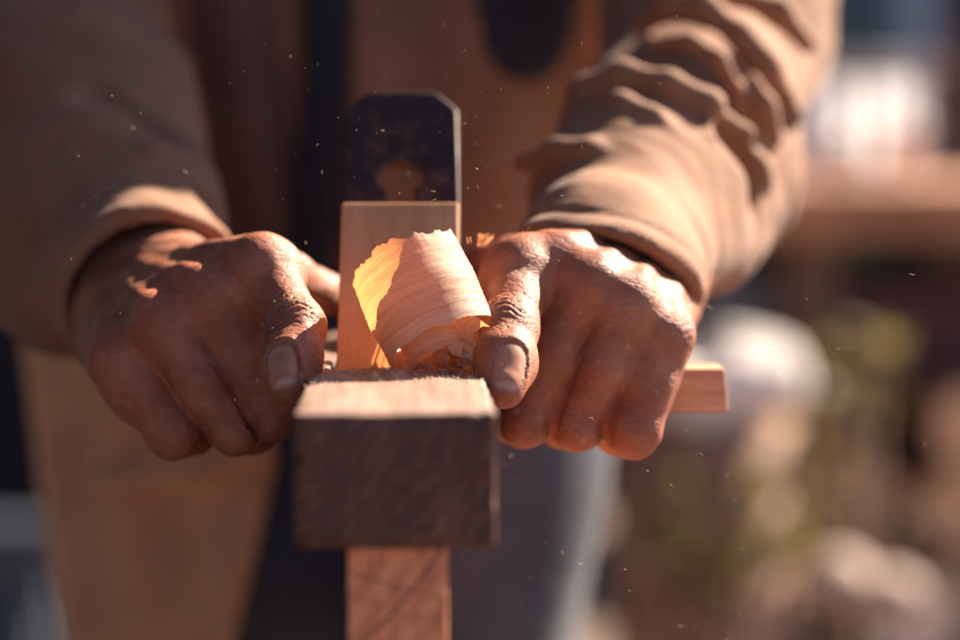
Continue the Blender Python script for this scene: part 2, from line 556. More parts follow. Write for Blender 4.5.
def plane_body():
    g = Grid((-BW - 0.003, -0.003, -BH - 0.003), (BW + 0.003, BL + 0.003, 0.003), 0.0008)
    X = [g.ax[0][:, None, None].astype(float), g.ax[1][None, :, None].astype(float), g.ax[2][None, None, :].astype(float)]
    rr = 0.0013
    qx = np.abs(X[0]) - (BW - rr) + 0 * X[1] + 0 * X[2]
    qy = np.abs(X[1] - BL / 2) - (BL / 2 - rr) + 0 * X[0] + 0 * X[2]
    qz = np.abs(X[2] + BH / 2) - (BH / 2 - rr) + 0 * X[0] + 0 * X[1]
    d = np.sqrt(np.maximum(qx, 0) ** 2 + np.maximum(qy, 0) ** 2 + np.maximum(qz, 0) ** 2) + np.minimum(np.maximum(qx, np.maximum(qy, qz)), 0) - rr
    # wear: edges rubbed unevenly, faces slightly hollow
    second = np.sort(np.stack([qx, qy, qz]), 0)[1]
    edge = np.clip(1 + second / 0.004, 0, 1)
    d = d + edge * (0.0004 + 0.0003 * nz(X[0], X[1], X[2], 110, 0.4)) + 0.00012 * nz(X[0], X[1], X[2], 300, 2.0)
    # bruises along the front top edge and corners
    g.D = d.astype(np.float32)
    for cx, cy, cz, r_ in ((-0.019, -0.001, 0.0012, 0.0019), (0.0065, -0.0012, 0.001, 0.0016), (0.0255, -0.001, 0.0008, 0.0026), (-0.0295, 0.001, -0.014, 0.0014),
                           (0.0298, 0.0, -0.026, 0.0018), (-0.0292, 0.0, -0.0395, 0.0026), (0.012, -0.001, -0.0405, 0.0017)):
        add_cone(g, (cx, cy, cz), (cx + 0.002, cy, cz), r_, r_ * 0.7, 0.001, sub=True)
    # escapement: sloping bed behind, steeper wall in front
    w = 0.0225
    back = (X[1] - (MY + 0.0015)) - X[2] * math.tan(R(90 - 52)) * 1.0
    front = (MY - 0.028 - 0.35 * (-X[2])) - X[1]
    slot = np.maximum(np.maximum(np.abs(X[0]) - w, back), front)
    fr = 0.0003 * nz(X[0], X[1], X[2], 500, 0.9)
    g.D = np.maximum(g.D, -(slot + fr).astype(np.float32))
    me, V = nets(g, 'stock')
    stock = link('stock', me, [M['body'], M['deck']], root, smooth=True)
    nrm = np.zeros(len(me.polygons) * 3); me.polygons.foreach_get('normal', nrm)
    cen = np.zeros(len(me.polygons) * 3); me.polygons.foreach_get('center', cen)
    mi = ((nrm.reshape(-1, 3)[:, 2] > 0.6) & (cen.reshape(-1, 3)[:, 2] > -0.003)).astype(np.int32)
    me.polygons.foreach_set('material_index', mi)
plane_body()

SLOPE = R(52)
def slope_pt(x, s, off):
    "point on the bed: s metres up the slope, off metres in front of the iron's face"
    return Vector((x, MY + s * math.cos(SLOPE) - off * math.sin(SLOPE), s * math.sin(SLOPE) + off * math.cos(SLOPE)))

def iron():
    # outline in (x, s)
    w = 0.0206; top = 0.1170; bot = -0.045; ch = 0.0085
    out = [(-w, bot), (w, bot), (w, top - ch)]
    for k in range(1, 6):
        a = k / 6
        out.append((w - ch * a * 0.95, top - ch * (1 - a) ** 1.0 - 0.0004 * math.sin(a * math.pi) * -1))
    out += [(w - ch, top), (-w + ch, top)]
    for k in range(1, 6):
        a = k / 6
        out.append((-w + ch * (1 - a) - ch, top - ch * a) if False else (-w + ch * (1 - a), top - ch * a))
    out.append((-w, top - ch))
    # keyhole
    hole = []
    cx, cs, r = -0.0002, 0.0775, 0.0092
    for k in range(25):
        a = R(-52) + (R(284)) * k / 24
        hole.append((cx + r * math.cos(a) * 1.05, cs + r * math.sin(a) * 0.85))
    hole += [(cx - 0.0062, cs - 0.014), (cx - 0.0058, 0.02), (cx + 0.0058, 0.02), (cx + 0.0062, cs - 0.014)]
    cu = bpy.data.curves.new('iron', 'CURVE')
    cu.dimensions = '2D'
    cu.fill_mode = 'BOTH'
    cu.extrude = 0.0013
    cu.bevel_depth = 0.0009
    cu.bevel_resolution = 2
    for pl in (out, hole):
        sp = cu.splines.new('POLY')
        sp.points.add(len(pl) - 1)
        for i, (x, s) in enumerate(pl):
            sp.points[i].co = (x, s, 0, 1)
        sp.use_cyclic_u = True
    tmp = bpy.data.objects.new('tmp', cu)
    C.objects.link(tmp)
    me = bpy.data.meshes.new_from_object(tmp.evaluated_get(bpy.context.evaluated_depsgraph_get()))
    bpy.data.objects.remove(tmp)
    me.name = 'iron'
    me.materials.clear()
    # local (x, s, n) -> plane frame
    for v in me.vertices:
        x, s, n = v.co
        v.co = slope_pt(x + 0.0018, s, n + 0.0023)
    o = link('cutting_iron', me, M['iron'], root, smooth=False)
    # wedge lying on the iron
    bm = bmesh.new()
    w = 0.0212
    st = 0.0600
    pts = []
    for s, o0, o1 in ((-0.030, 0.0049, 0.0056), (st, 0.0049, 0.0125)):
        pts += [slope_pt(x + 0.0016 * (s > 0), s, o) for x, o in ((-w, o1), (w, o1), (w, o0), (-w, o0))]
    add_hex(bm, pts, 0.0009, 3)
    link('wedge', bm_mesh('wedge', bm), M['wedge'], root, smooth=False)
iron()

# cross bar that the hands grip
def crossbar():
    y = 0.170; zc = -0.0125
    inv = Matrix.Rotation(-R(1.9), 3, 'Z')
    xr = (inv @ (P(727, 397, 0.82) - Vector((-0.0247, 0.65, 0)))).x
    xl = (inv @ (P(140, 397, 0.82) - Vector((-0.0247, 0.65, 0)))).x
    h = 0.0082; w = 0.0095
    # slightly tapered end with a chamfer
    for sgn, xe, x0 in ((1, xr, BW + 0.0005), (-1, xl, -BW - 0.0005)):
        bm = bmesh.new()
        a = []
        for x, k, dz in ((x0, 1.0, 0), (xe, 0.97, -0.0004 * sgn)):
            ex = 0.0016 if x == xe else 0
            a.append([(x, y - w * k, zc - h * k + dz), (x - sgn * 0, y + w * k, zc - h * k + dz),
                      (x - sgn * ex, y + w * k, zc + h * k + dz), (x - sgn * ex, y - w * k, zc + h * k + dz)])
        add_hex(bm, a[0] + a[1], 0.0009, 3)
        link('cross_handle', bm_mesh('cross_handle', bm), M['bar'], root, smooth=False)
crossbar()

# the board being planed, standing on edge
def board():
    r2 = tag(box('timber_board', (-0.0147, 0.0147, 0.0, 0.62, -0.197, -BH - 0.0003), M['board'], None, 0.0008, 2),
             'reddish timber board standing on edge beneath the plane', 'board')
    r2.location = (-0.0242, 0.657, 0)
    r2.rotation_euler = (0, 0, R(1.9))
board()

def workbench():
    r = empty('workbench', (-0.03, 0.98, -0.9))
    tag(r, 'low wooden workbench that carries the timber board', 'workbench')
    box('bench_top', (-0.42, 0.42, -0.33, 0.07, 0.64, 0.70), M['bench'], r, 0.004)
    for sx in (-1, 1):
        for y0, y1 in ((-0.30, -0.23), (-0.02, 0.05)):
            box('leg', (sx * 0.36 - 0.035, sx * 0.36 + 0.035, y0, y1, 0.0, 0.6395), M['bench'], r, 0.004)
workbench()

# ------------------------------------------------------------------ hands
def hand(side):
    "returns a mesh with hand and forearm end; side -1: photo left, +1: photo right"
    L = side < 0
    J = {}
    if L:
        J['w'] = P(142, 292, 0.862)
        J['thumb'] = [P(205, 288, 0.832), P(262, 262, 0.792), P(296, 322, 0.769), P(291, 377, 0.747)]
        J['index'] = [P(246, 266, 0.800), P(288, 272, 0.832), P(312, 287, 0.842), P(336, 290, 0.850)]
        J['mid'] = [P(212, 290, 0.792), P(274, 404, 0.793), None, None]
        J['ring'] = [P(165, 320, 0.790), P(234, 422, 0.790), None, None]
        J['pink'] = [P(122, 356, 0.795), P(174, 424, 0.792), None, None]
        elbow = P(75, 130, 1.0)
        dx = 0.004
    else:
        J['w'] = P(634, 262, 0.866)
        J['thumb'] = [P(588, 282, 0.832), P(522, 266, 0.795), P(508, 325, 0.766), P(503, 381, 0.743)]
        J['index'] = [P(556, 262, 0.800), P(512, 258, 0.828), P(492, 262, 0.842), P(478, 268, 0.850)]
        J['mid'] = [P(584, 282, 0.792), P(526, 414, 0.793), None, None]
        J['ring'] = [P(624, 304, 0.790), P(577, 420, 0.790), None, None]
        J['pink'] = [P(660, 334, 0.795), P(633, 424, 0.790), None, None]
        elbow = P(700, 150, 1.0)
        dx = -0.004
    drop = Vector((0, 0, -0.0022 if L else -0.0015))
    for kk in J:
        J[kk] = [None if q is None else q + drop for q in J[kk]] if isinstance(J[kk], list) else J[kk] + drop
    for f, dl, tl in (('mid', 0.026, 0.024), ('ring', 0.024, 0.022), ('pink', 0.021, 0.019)):
        p = J[f][1]
        J[f][2] = p + Vector((dx, dl, -0.0035))
        J[f][3] = J[f][2] + Vector((dx * 0.5, tl * 0.55, 0.012))
    w = J['w']
    row = (J['index'][0] - J['pink'][0]).normalized()
    fdir = (w - elbow).normalized()
    # bounding box
    allp = [w, w - fdir * 0.07] + [p for k in J if k != 'w' for p in J[k]]
    lo = np.min([list(p) for p in allp], 0) - 0.032
    hi = np.max([list(p) for p in allp], 0) + 0.032
    H = 0.00072
    g = Grid(lo, hi, H)
    palmD = g.D
    # forearm and wrist: two bones side by side
    e1 = w - fdir * 0.10
    for o, r0, r1 in ((0.010, 0.0200, 0.0175), (-0.010, 0.0195, 0.0175)):
        add_cone(g, e1 + row * o * 1.3, w + row * o, r0 + 0.004, r1, 0.012)
    # metacarpals
    dors = (J['mid'][0] - w).cross(row)
    if dors.z < 0:
        dors = -dors
    dors.normalize()
    rm = {'index': (0.0135, 0.0112), 'mid': (0.0135, 0.0114), 'ring': (0.013, 0.0110), 'pink': (0.0125, 0.0104)}
    off = {'index': 0.013, 'mid': 0.0045, 'ring': -0.0045, 'pink': -0.013}
    for f in ('index', 'mid', 'ring', 'pink'):
        a = w + row * off[f] - dors * 0.004
        add_cone(g, a, J[f][0] - dors * 0.002, rm[f][0] + 0.001, rm[f][1], 0.013)
        # flesh of the palm under the bones
        add_cone(g, a - dors * 0.010, J[f][0] - dors * 0.013 + Vector((0, 0.010, -0.004)), 0.012, 0.0085, 0.010)
    for f0, f1 in (('index', 'mid'), ('mid', 'ring'), ('ring', 'pink')):
        a = w + row * (off[f0] + off[f1]) / 2 - dors * 0.004
        b = (J[f0][0] + J[f1][0]) / 2 - dors * 0.002
        add_cone(g, a, a.lerp(b, 0.86), 0.0148, 0.0118, 0.010)
    # hypothenar
    add_cone(g, w - row * 0.014 - dors * 0.008, J['pink'][0] - dors * 0.014 - row * 0.001, 0.013, 0.012, 0.010)
    # thumb metacarpal and its muscle
    T = J['thumb']
    add_cone(g, w + row * 0.014, T[0], 0.014, 0.013, 0.010)
    add_cone(g, T[0], T[1], 0.0130, 0.0128, 0.008)
    add_cone(g, T[0] - dors * 0.010, T[1] - dors * 0.006, 0.013, 0.010, 0.010)
    # knuckle heads
    for f, r in (('index', 0.0102), ('mid', 0.0112), ('ring', 0.0102), ('pink', 0.0100)):
        p = J[f][0] + dors * 0.0030
        add_ell(g, p, (r, r, r * 0.85), 0.005)
    # hollows between the knuckles
    ks = ['index', 'mid', 'ring', 'pink']
    for a, b in zip(ks, ks[1:]):
        q = (J[a][0] + J[b][0]) / 2 + dors * 0.0185
        add_cone(g, q, q + (w - q) * 0.25 + dors * 0.006, 0.0040 if L else 0.0025, 0.002, 0.009, sub=True)
    # extensor tendons and veins on the back of the hand
    for f in ks:
        a = w + row * off[f] * 0.6 + dors * 0.0125
        b = J[f][0] + dors * 0.0105
        add_cone(g, a, b, 0.0005, 0.0014, 0.0055)
    rnd = random.Random(3 if L else 5)
    for f0, f1, s in (('mid', 'ring', 0.2), ('ring', 'pink', 0.5), ('index', 'mid', 0.6)):
        p0 = w + row * (off[f0] + off[f1]) / 2 + dors * 0.0125
        p1 = (J[f0][0] + J[f1][0]) / 2 + dors * 0.0055
        pts = []
        for i in range(7):
            t = i / 6
            pts.append(p0.lerp(p1, t) + row * (0.0025 * math.sin(5 * t + s * 9)) + dors * 0.0010)
        add_chain(g, pts, [0.0006] * 7, 0.0028)
    # fingers
    F = np.full(g.D.shape, 1.0, np.float32)
    rad = {'index': (0.0112, 0.0098, 0.0088, 0.0076), 'mid': (0.0112, 0.0097, 0.0088, 0.0080),
           'ring': (0.0108, 0.0095, 0.0086, 0.0078), 'pink': (0.0104, 0.0098, 0.0084, 0.0074)}
    for f in ks:
        j, r = J[f], rad[f]
        G = np.full(g.D.shape, 1.0, np.float32)
        mid = (j[0] + j[1]) / 2
        if f != 'index':
            mid = mid + Vector((0, -0.0022 if f == 'ring' else -0.0008, 0))
        add_cone(g, j[0], mid, r[0], r[1] * 1.02, 0.003, D=G)
        add_cone(g, mid, j[1], r[1] * 1.02, r[1], 0.003, D=G)
        add_cone(g, j[1], j[2], r[1] * 0.98, r[2], 0.003, D=G)
        add_cone(g, j[2], j[3], r[2], r[3], 0.003, D=G)
        if f != 'index':   # bony knuckle
            add_ell(g, j[1] + Vector((0, -0.0022, -0.0010)), (r[1] * 0.84, r[1] * 0.85, r[1] * 0.84), 0.003, D=G)
        F = smin(F, G, 0.0006)
    # skin pressed between neighbouring fingers leaves a sharp cleft
    for f0, f1 in (('mid', 'ring'), ('ring', 'pink')):
        m0 = (J[f0][0] + J[f1][0]) / 2
        m1 = (J[f0][1] + J[f1][1]) / 2
        fr = Vector((0, -0.0075, 0.0))
        add_chain(g, [m0.lerp(m1, 0.42) + fr * 1.25, m0.lerp(m1, 0.75) + fr * 0.95, m1 + fr * 0.8, m1 + Vector((0, -0.002, -0.009))],
                  [0.0006, 0.0018, 0.0024, 0.0026], 0.0020, sub=True, D=palmD)
    # webs: fingers melt into the palm only near the knuckles
    g.D = smin(palmD, F, 0.0036)
    for f0, f1 in (('mid', 'ring'), ('ring', 'pink')):
        m0 = (J[f0][0] + J[f1][0]) / 2
        m1 = (J[f0][1] + J[f1][1]) / 2
        fr = Vector((0, -0.0085, 0.0))
        add_chain(g, [m0.lerp(m1, 0.38) + fr * 1.2, m0.lerp(m1, 0.75) + fr, m1 + fr * 0.9, m1 + Vector((0, -0.003, -0.009))],
                  [0.0004, 0.0013, 0.0019, 0.0021], 0.0014, sub=True)
    # thumb
    G = np.full(g.D.shape, 1.0, np.float32)
    add_cone(g, T[1], T[1].lerp(T[2], 0.55), 0.0120, 0.0088, 0.004, D=G)
    add_cone(g, T[1].lerp(T[2], 0.55), T[2], 0.0088, 0.0097, 0.004, D=G)
    pad = T[2].lerp(T[3], 0.55)
    add_cone(g, T[2], pad, 0.0094, 0.0091, 0.004, D=G)
    add_cone(g, pad, T[3], 0.0091, 0.0076, 0.004, D=G)
    tt = (T[3] - T[2]).normalized()
    side_x = Vector((-0.42 if L else 0.24, -1.0, 0.35))
    nn = (side_x - tt * side_x.dot(tt)).normalized()
    bb = tt.cross(nn)
    # slightly broader, flatter end
    rotm = Matrix((bb, tt, nn)).transposed().to_4x4()
    add_ell(g, T[2].lerp(T[3], 0.62), (0.0105, 0.0128, 0.0083), 0.004, rotm, D=G)
    g.D = smin(g.D, G, 0.0028)
    # ---- surface detail on the field -----------------------------------
    X = [g.ax[0][:, None, None], g.ax[1][None, :, None], g.ax[2][None, None, :]]
    band = np.abs(g.D) < 0.006
    ii = np.argwhere(band)
    x = g.ax[0][ii[:, 0]].astype(float); y = g.ax[1][ii[:, 1]].astype(float); z = g.ax[2][ii[:, 2]].astype(float)
    d = g.D[band].astype(float)
    d -= 0.00014 * nz(x, y, z, 420, 0.3) + 0.00045 * nz(x, y, z, 150, 1.1)

    def local(o, t, n):
        t = Vector(t).normalized()
        n = (Vector(n) - t * Vector(n).dot(t)).normalized()
        b = t.cross(n)
        px, py, pz = x - o[0], y - o[1], z - o[2]
        return (px * t[0] + py * t[1] + pz * t[2], px * b[0] + py * b[1] + pz * b[2], px * n[0] + py * n[1] + pz * n[2])
    def wrinkles(o, t, n, r, lam, amp, length, width, nmin, seed):
        nonlocal d
        lt, lb, ln = local(o, t, n)
        warp = 0.0011 * np.sin(lb * 420 + seed) + 0.0007 * np.sin(lb * 900 + lt * 300 + seed * 3) + 14 * lb ** 2 * np.sign(lt)
        ph = (lt + warp) / lam * 2 * math.pi
        prof = -np.abs(np.cos(ph / 2)) ** 0.6 + 0.6      # sharp valleys
        prof = np.where(prof > 0, prof, prof * 0.5)
        m = np.exp(-(lt / length) ** 2) * np.exp(-(lb / width) ** 4) * np.clip((ln - nmin) / (r * 0.35), 0, 1)
        m = m * (0.65 + 0.35 * np.sin(lb * 260 + lt * 500 + seed * 2))
        d = d + amp * prof * m
        return
    # thumb joint wrinkles
    wn = (Vector((0.15 if L else -0.2, -1.0, 0.25)))
    wrinkles(T[2] - tt * 0.001, (T[3] - T[1]), wn, 0.010, 0.0026, 0.0024, 0.0095, 0.0100, 0.001, 1.0)
    wrinkles(T[2] + tt * 0.010, tt, nn, 0.010, 0.0016, 0.00025, 0.003, 0.006, 0.003, 2.0)
    for f in ('mid', 'ring', 'pink'):
        j = J[f]
        wrinkles(j[1], (j[1] - j[0]), (0, -1, -0.2), 0.010, 0.0027, 0.0008, 0.0075, 0.009, 0.001, 3.0 + len(f))
        wrinkles(j[0], (j[1] - j[0]) , dors + Vector((0, -0.6, 0)), 0.012, 0.0027, 0.0010, 0.006, 0.009, 0.002, 5.0)
    # nail
    no = T[2].lerp(T[3], 0.90)
    lt, lb, ln = local(no, tt, nn)
    halfL, halfW = 0.0084, 0.0054
    def nailshape(lt, lb):
        u = np.abs(lb) / halfW
        vv = np.abs(lt - 0.0012) / halfL
        return (u ** 3.2 + vv ** 3.0) ** (1 / 3.1) - 1.0        # <0 inside
    ns = nailshape(lt, lb)
    up = np.clip((ln - 0.002) / 0.002, 0, 1)
    groove = np.exp(-((ns - 0.03) / 0.085) ** 2)
    fold = np.exp(-((ns - 0.26) / 0.15) ** 2)
    tipm = 1 / (1 + np.exp((lt - 0.0035) / 0.0008))
    d = d + up * (0.00055 * groove * (0.25 + 0.75 * tipm) - 0.00055 * fold * tipm)
    plate = 1 / (1 + np.exp(ns / 0.04))
    d = d + up * plate * 0.00025
    g.D[band] = d.astype(np.float32)
    # clip the forearm with a plane for the join with the arm
    cp = w - fdir * 0.058
    me, V = nets(g, 'hand')
    x, y, z = V[:, 0], V[:, 1], V[:, 2]
    lt, lb, ln = local(no, tt, nn)
    ns = nailshape(lt, lb)
    nailm = (1 / (1 + np.exp((ns + 0.06) / 0.03))) * (ln > 0.002)
    free = np.clip((lt - 0.0068) / 0.0008, 0, 1) * nailm
    lun = np.clip((-lt - 0.0030) / 0.0012, 0, 1) * np.clip(1 - (lb / 0.004) ** 2, 0, 1) * nailm
    edge = 0.4 * free + 0.2 * lun
    red = np.zeros(len(V)); 
    for f in ('mid', 'ring', 'pink'):
        for q, rr in ((J[f][1], 0.014), (J[f][0] + dors * 0.006, 0.011)):
            red += np.exp(-(((x - q[0]) ** 2 + (y - q[1]) ** 2 + (z - q[2]) ** 2) / rr ** 2))
    q = T[3]
    red += 0.9 * np.exp(-(((x - q[0]) ** 2 + (y - q[1]) ** 2 + (z - q[2]) ** 2) / 0.008 ** 2))
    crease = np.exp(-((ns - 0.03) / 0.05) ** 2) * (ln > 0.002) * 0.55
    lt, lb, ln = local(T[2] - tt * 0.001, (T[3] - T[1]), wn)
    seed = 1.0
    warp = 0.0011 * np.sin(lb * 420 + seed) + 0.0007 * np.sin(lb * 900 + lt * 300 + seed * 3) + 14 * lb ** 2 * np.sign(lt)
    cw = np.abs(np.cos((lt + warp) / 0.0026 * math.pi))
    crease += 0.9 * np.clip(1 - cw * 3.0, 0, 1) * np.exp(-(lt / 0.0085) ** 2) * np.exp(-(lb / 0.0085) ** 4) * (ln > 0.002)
    set_attr(me, 'free', np.clip(edge, 0, 1))
    return me, V, np.clip(red, 0, 1), np.clip(nailm, 0, 1), np.clip(crease, 0, 1), cp, fdir, elbow

# ------------------------------------------------------------------ body, in one piece with the hands
SH = {-1: Vector((-0.225, 1.20, 0.40)), 1: Vector((0.155, 1.20, 0.40))}
ARM = {-1: [P(75, 130, 1.0), P(35, 10, 1.10)], 1: [P(700, 150, 1.0), P(722, 30, 1.10)]}
def torso_field(g, D, off=0.0):
    for x0 in (-0.135, -0.045, 0.045):
        cx = {-0.135: -0.150, -0.045: -0.080, 0.045: -0.030}[x0]
        add_cone(g, (cx, 1.265, -0.12), (x0 - 0.035, 1.245, 0.34), 0.088 + off, 0.095 + off, 0.04, D=D)
    add_cone(g, (-0.17, 1.25, 0.38), (0.10, 1.25, 0.38), 0.075 + off, 0.075 + off, 0.05, D=D)

def legs_field(g, D, off=0.0):
    for sx in (-1, 1):
        hx = -0.080 + sx * 0.045
        add_chain(g, [(hx, 1.27, -0.08), (hx + sx * 0.01, 1.29, -0.45), (hx + sx * 0.015, 1.34, -0.82)],
                  [0.082 + off, 0.062 + off, 0.045 + off], 0.03, D=D)

def body():
    H = 0.005
    g = Grid((-0.42, 0.80, -0.91), (0.36, 1.48, 0.83), H)
    torso_field(g, g.D)
    legs_field(g, g.D)
    for sx in (-1, 1):
        hx = -0.080 + sx * 0.045 + sx * 0.015
        add_cone(g, (hx, 1.345, -0.83), (hx + sx * 0.02, 1.19, -0.868), 0.040, 0.028, 0.02)
    # neck, head, nose, ears, brow
    add_cone(g, (-0.035, 1.25, 0.40), (-0.035, 1.215, 0.53), 0.062, 0.054, 0.04)
    add_ell(g, (-0.035, 1.19, 0.625), (0.076, 0.098, 0.115), 0.02)
    add_ell(g, (-0.035, 1.13, 0.575), (0.050, 0.050, 0.055), 0.03)
    add_cone(g, (-0.035, 1.098, 0.64), (-0.035, 1.078, 0.592), 0.009, 0.014, 0.010)
    for sx in (-1, 1):
        add_ell(g, (-0.035 + sx * 0.078, 1.195, 0.615), (0.009, 0.018, 0.032), 0.008)
        add_ell(g, (-0.035 + sx * 0.032, 1.108, 0.648), (0.022, 0.012, 0.008), 0.010)
        add_ell(g, (-0.035 + sx * 0.030, 1.106, 0.628), (0.013, 0.009, 0.009), 0.006)
    add_ell(g, (-0.035, 1.086, 0.556), (0.026, 0.012, 0.008), 0.006)
    parts = []
    for s in (-1, 1):
        me, V, red, nail, crease, cp, fdir, elbow = hand(s)
        parts.append((me, red, nail, crease, cp, fdir))
        E, U = ARM[s]
        add_chain(g, [cp + fdir * 0.02, E, U, SH[s]], [0.0265, 0.037, 0.044, 0.052], 0.03)
        # cut the coarse arm where the fine hand begins
        sl, X = g.sub(np.array(cp) - 0.09, np.array(cp) + 0.09)
        pl = (X[0] - cp[0]) * fdir[0] + (X[1] - cp[1]) * fdir[1] + (X[2] - cp[2]) * fdir[2]
        g.D[sl] = np.maximum(g.D[sl], pl - 0.001)
    me, V = nets(g, 'person')
    set_attr(me, 'red', np.zeros(len(V))); set_attr(me, 'nail', np.zeros(len(V))); set_attr(me, 'crease', np.zeros(len(V))); set_attr(me, 'free', np.zeros(len(V)))
    bm = bmesh.new()
    bm.from_mesh(me)
    lays = {}
    # body side of the join
    for hm, red, nail, crease, cp, fdir in parts:
        near = [f for f in bm.faces if (f.calc_center_median() - cp).length < 0.08]
        geom = list({v for f in near for v in f.verts}) + list({e for f in near for e in f.edges}) + near
        bmesh.ops.bisect_plane(bm, geom=geom, plane_co=cp - fdir * 0.004, plane_no=fdir, clear_outer=True)
    loopsB = [e for e in bm.edges if e.is_boundary]
    for hm, red, nail, crease, cp, fdir in parts:
        set_attr(hm, 'red', red); set_attr(hm, 'nail', nail); set_attr(hm, 'crease', crease)
        hb = bmesh.new()
        hb.from_mesh(hm)
        bmesh.ops.bisect_plane(hb, geom=hb.verts[:] + hb.edges[:] + hb.faces[:], plane_co=cp, plane_no=fdir, clear_inner=True)
        tmpm = bpy.data.meshes.new('t')
        hb.to_mesh(tmpm); hb.free()
        before = set(bm.edges)
        bm.from_mesh(tmpm)
        new = [e for e in bm.edges if e not in before and e.is_boundary and ((e.verts[0].co + e.verts[1].co) / 2 - cp).length < 0.06]
        old = [e for e in loopsB if e.is_valid and e.is_boundary and ((e.verts[0].co + e.verts[1].co) / 2 - cp).length < 0.06]
        try:
            bmesh.ops.bridge_loops(bm, edges=new + old)
        except Exception as ex:
            print('bridge', ex, len(new), len(old))
    me2 = bpy.data.meshes.new('person')
    bm.to_mesh(me2)
    bm.free()
    o = link('person', me2, M['skin'])
    tag(o, 'person in a tan work coat pushing the plane with both bare hands', 'person')
    return o
person = body()

# ------------------------------------------------------------------ clothing
def sleeve(s):
    L = s < 0
    E, U = ARM[s]
    if L:
        c = P(150, 298, 0.868)
        mid = P(108, 222, 0.93)
        inn = P(142, 292, 0.862)
        rads = [0.0315, 0.043, 0.052, 0.054, 0.062]
    else:
        c = P(602, 280, 0.847)
        mid = P(636, 208, 0.91)
        E = P(680, 146, 1.0); U = P(715, 30, 1.10)
        rads = [0.0325, 0.039, 0.045, 0.052, 0.062]
    pts = [c, mid, E, U, SH[s]]
    lo = np.min([list(p) for p in pts], 0) - 0.08
    hi = np.max([list(p) for p in pts], 0) + 0.08
    g = Grid(lo, hi, 0.0019)
    ax = (c - mid).normalized()
    add_chain(g, [c + ax * 0.045] + pts, [rads[0] * 0.98] + rads, 0.02)
    if L:
        add_chain(g, [P(60, 300, 0.93), P(30, 250, 0.98), P(20, 190, 1.03)], [0.020, 0.028, 0.028], 0.03)
        ridges = [
            ([(222, 236, .885), (180, 205, .885), (130, 195, .885), (80, 225, .90)], .0042, .003),
            ([(205, 205, .90), (150, 160, .90), (90, 165, .92), (50, 200, .95)], .0058, .004),
            ([(188, 160, .93), (120, 118, .93), (60, 120, .95)], .0066, .004),
            ([(168, 110, .96), (110, 70, .965), (40, 80, .98)], .0074, .005),
            ([(150, 60, 1.0), (90, 20, 1.0), (20, 30, 1.02)], .0070, .010),
            ([(90, 330, .885), (60, 290, .90), (30, 240, .94)], .0066, .004),
            ([(120, 300, .862), (105, 250, .885), (110, 205, .90)], .0030, .005)]
    else:
        add_chain(g, [P(700, 240, 0.95), P(722, 195, 0.99)], [0.020, 0.026], 0.03)
        ridges = [
            ([(566, 128, .935), (584, 92, .925), (622, 76, .915), (668, 86, .905), (712, 108, .905), (742, 140, .92), (760, 178, .945), (764, 215, .965)], .0056, .0045),
            ([(520, 165, .895), (555, 150, .88), (592, 152, .872), (628, 170, .868), (655, 198, .868), (672, 235, .872)], .0036, .004),
            ([(600, 152, .882), (640, 160, .872), (672, 192, .872), (688, 232, .88)], .0020, .005),
            ([(545, 200, .862), (580, 184, .853), (618, 194, .846), (650, 222, .846)], .0026, .003),
            ([(530, 228, .842), (570, 214, .834), (612, 226, .830), (650, 262, .832), (676, 296, .842)], .0022, .003),
            ([(711, 116, .900), (708, 140, .893), (712, 168, .893), (716, 190, .90)], .0024, .003),
            ([(640, 26, .985), (668, 8, .975), (705, 10, .965), (738, 34, .96), (768, 70, .96), (790, 112, .98)], .0060, .005),
            ([(690, -14, 1.0), (735, -8, .985), (778, 12, .985), (806, 44, 1.0)], .0052, .005),
            ([(655, 44, .955), (690, 40, .945), (718, 58, .94), (738, 92, .94), (742, 118, .945)], .0044, .004),
            ([(752, 80, .945), (764, 104, .94), (774, 136, .955)], .0040, .004),
            ([(588, 118, .91), (620, 104, .895), (655, 116, .887), (684, 146, .885), (698, 182, .885)], .0030, .004),
            ([(700, 300, .89), (716, 262, .91), (740, 228, .935), (766, 205, .955)], .0045, .004),
            ([(690, 318, .875), (706, 282, .89), (728, 250, .91)], .0026, .003)]
    for pl, r, k in ridges:
        add_chain(g, [P(*q) for q in pl], [r * (0.8 + 0.4 * ((i * 37) % 10) / 10) for i in range(len(pl))], k)
    # valleys beside the strongest folds
    val = ([[(165, 135, .925), (100, 95, .93)], [(60, 200, .925), (85, 270, .885)]] if L else
           [ 
            [(735, 130, .905), (748, 180, .925)]])
    for pl in val:
        add_chain(g, [P(*q) for q in pl], [0.0045] * len(pl), 0.016, sub=True)
    X = [g.ax[0][:, None, None], g.ax[1][None, :, None], g.ax[2][None, None, :]]
    g.D -= (0.0011 * nz(X[0], X[1], X[2], 95, 0.7 + s) + 0.00022 * nz(X[0], X[1], X[2], 230, 1.7 + s)).astype(np.float32)
    # cuff: cut with a slightly tilted plane, then hollow
    n = ax if L else (ax + Vector((-0.1, 0.38, -0.75))).normalized()
    pl = (X[0] - c[0]) * n[0] + (X[1] - c[1]) * n[1] + (X[2] - c[2]) * n[2]
    # hem bulge
    hem = np.exp(-((pl + 0.004) / 0.0035) ** 2) * 0.0012 - np.exp(-((pl + 0.0105) / 0.0012) ** 2) * 0.0009
    g.D -= hem.astype(np.float32)
    g.D = -smin(-g.D, -pl.astype(np.float32), 0.002) if False else np.maximum(g.D, pl.astype(np.float32))
    inner = cone_d(X, c + ax * 0.045, mid, rads[0] * 0.98 - 0.0026, rads[1] - 0.0075)
    inner = np.maximum(inner, -(pl + 0.040))
    g.D = np.maximum(g.D, -inner.astype(np.float32))
    # open at the shoulder end is hidden inside the coat
    me, V = nets(g, 'sleeve')
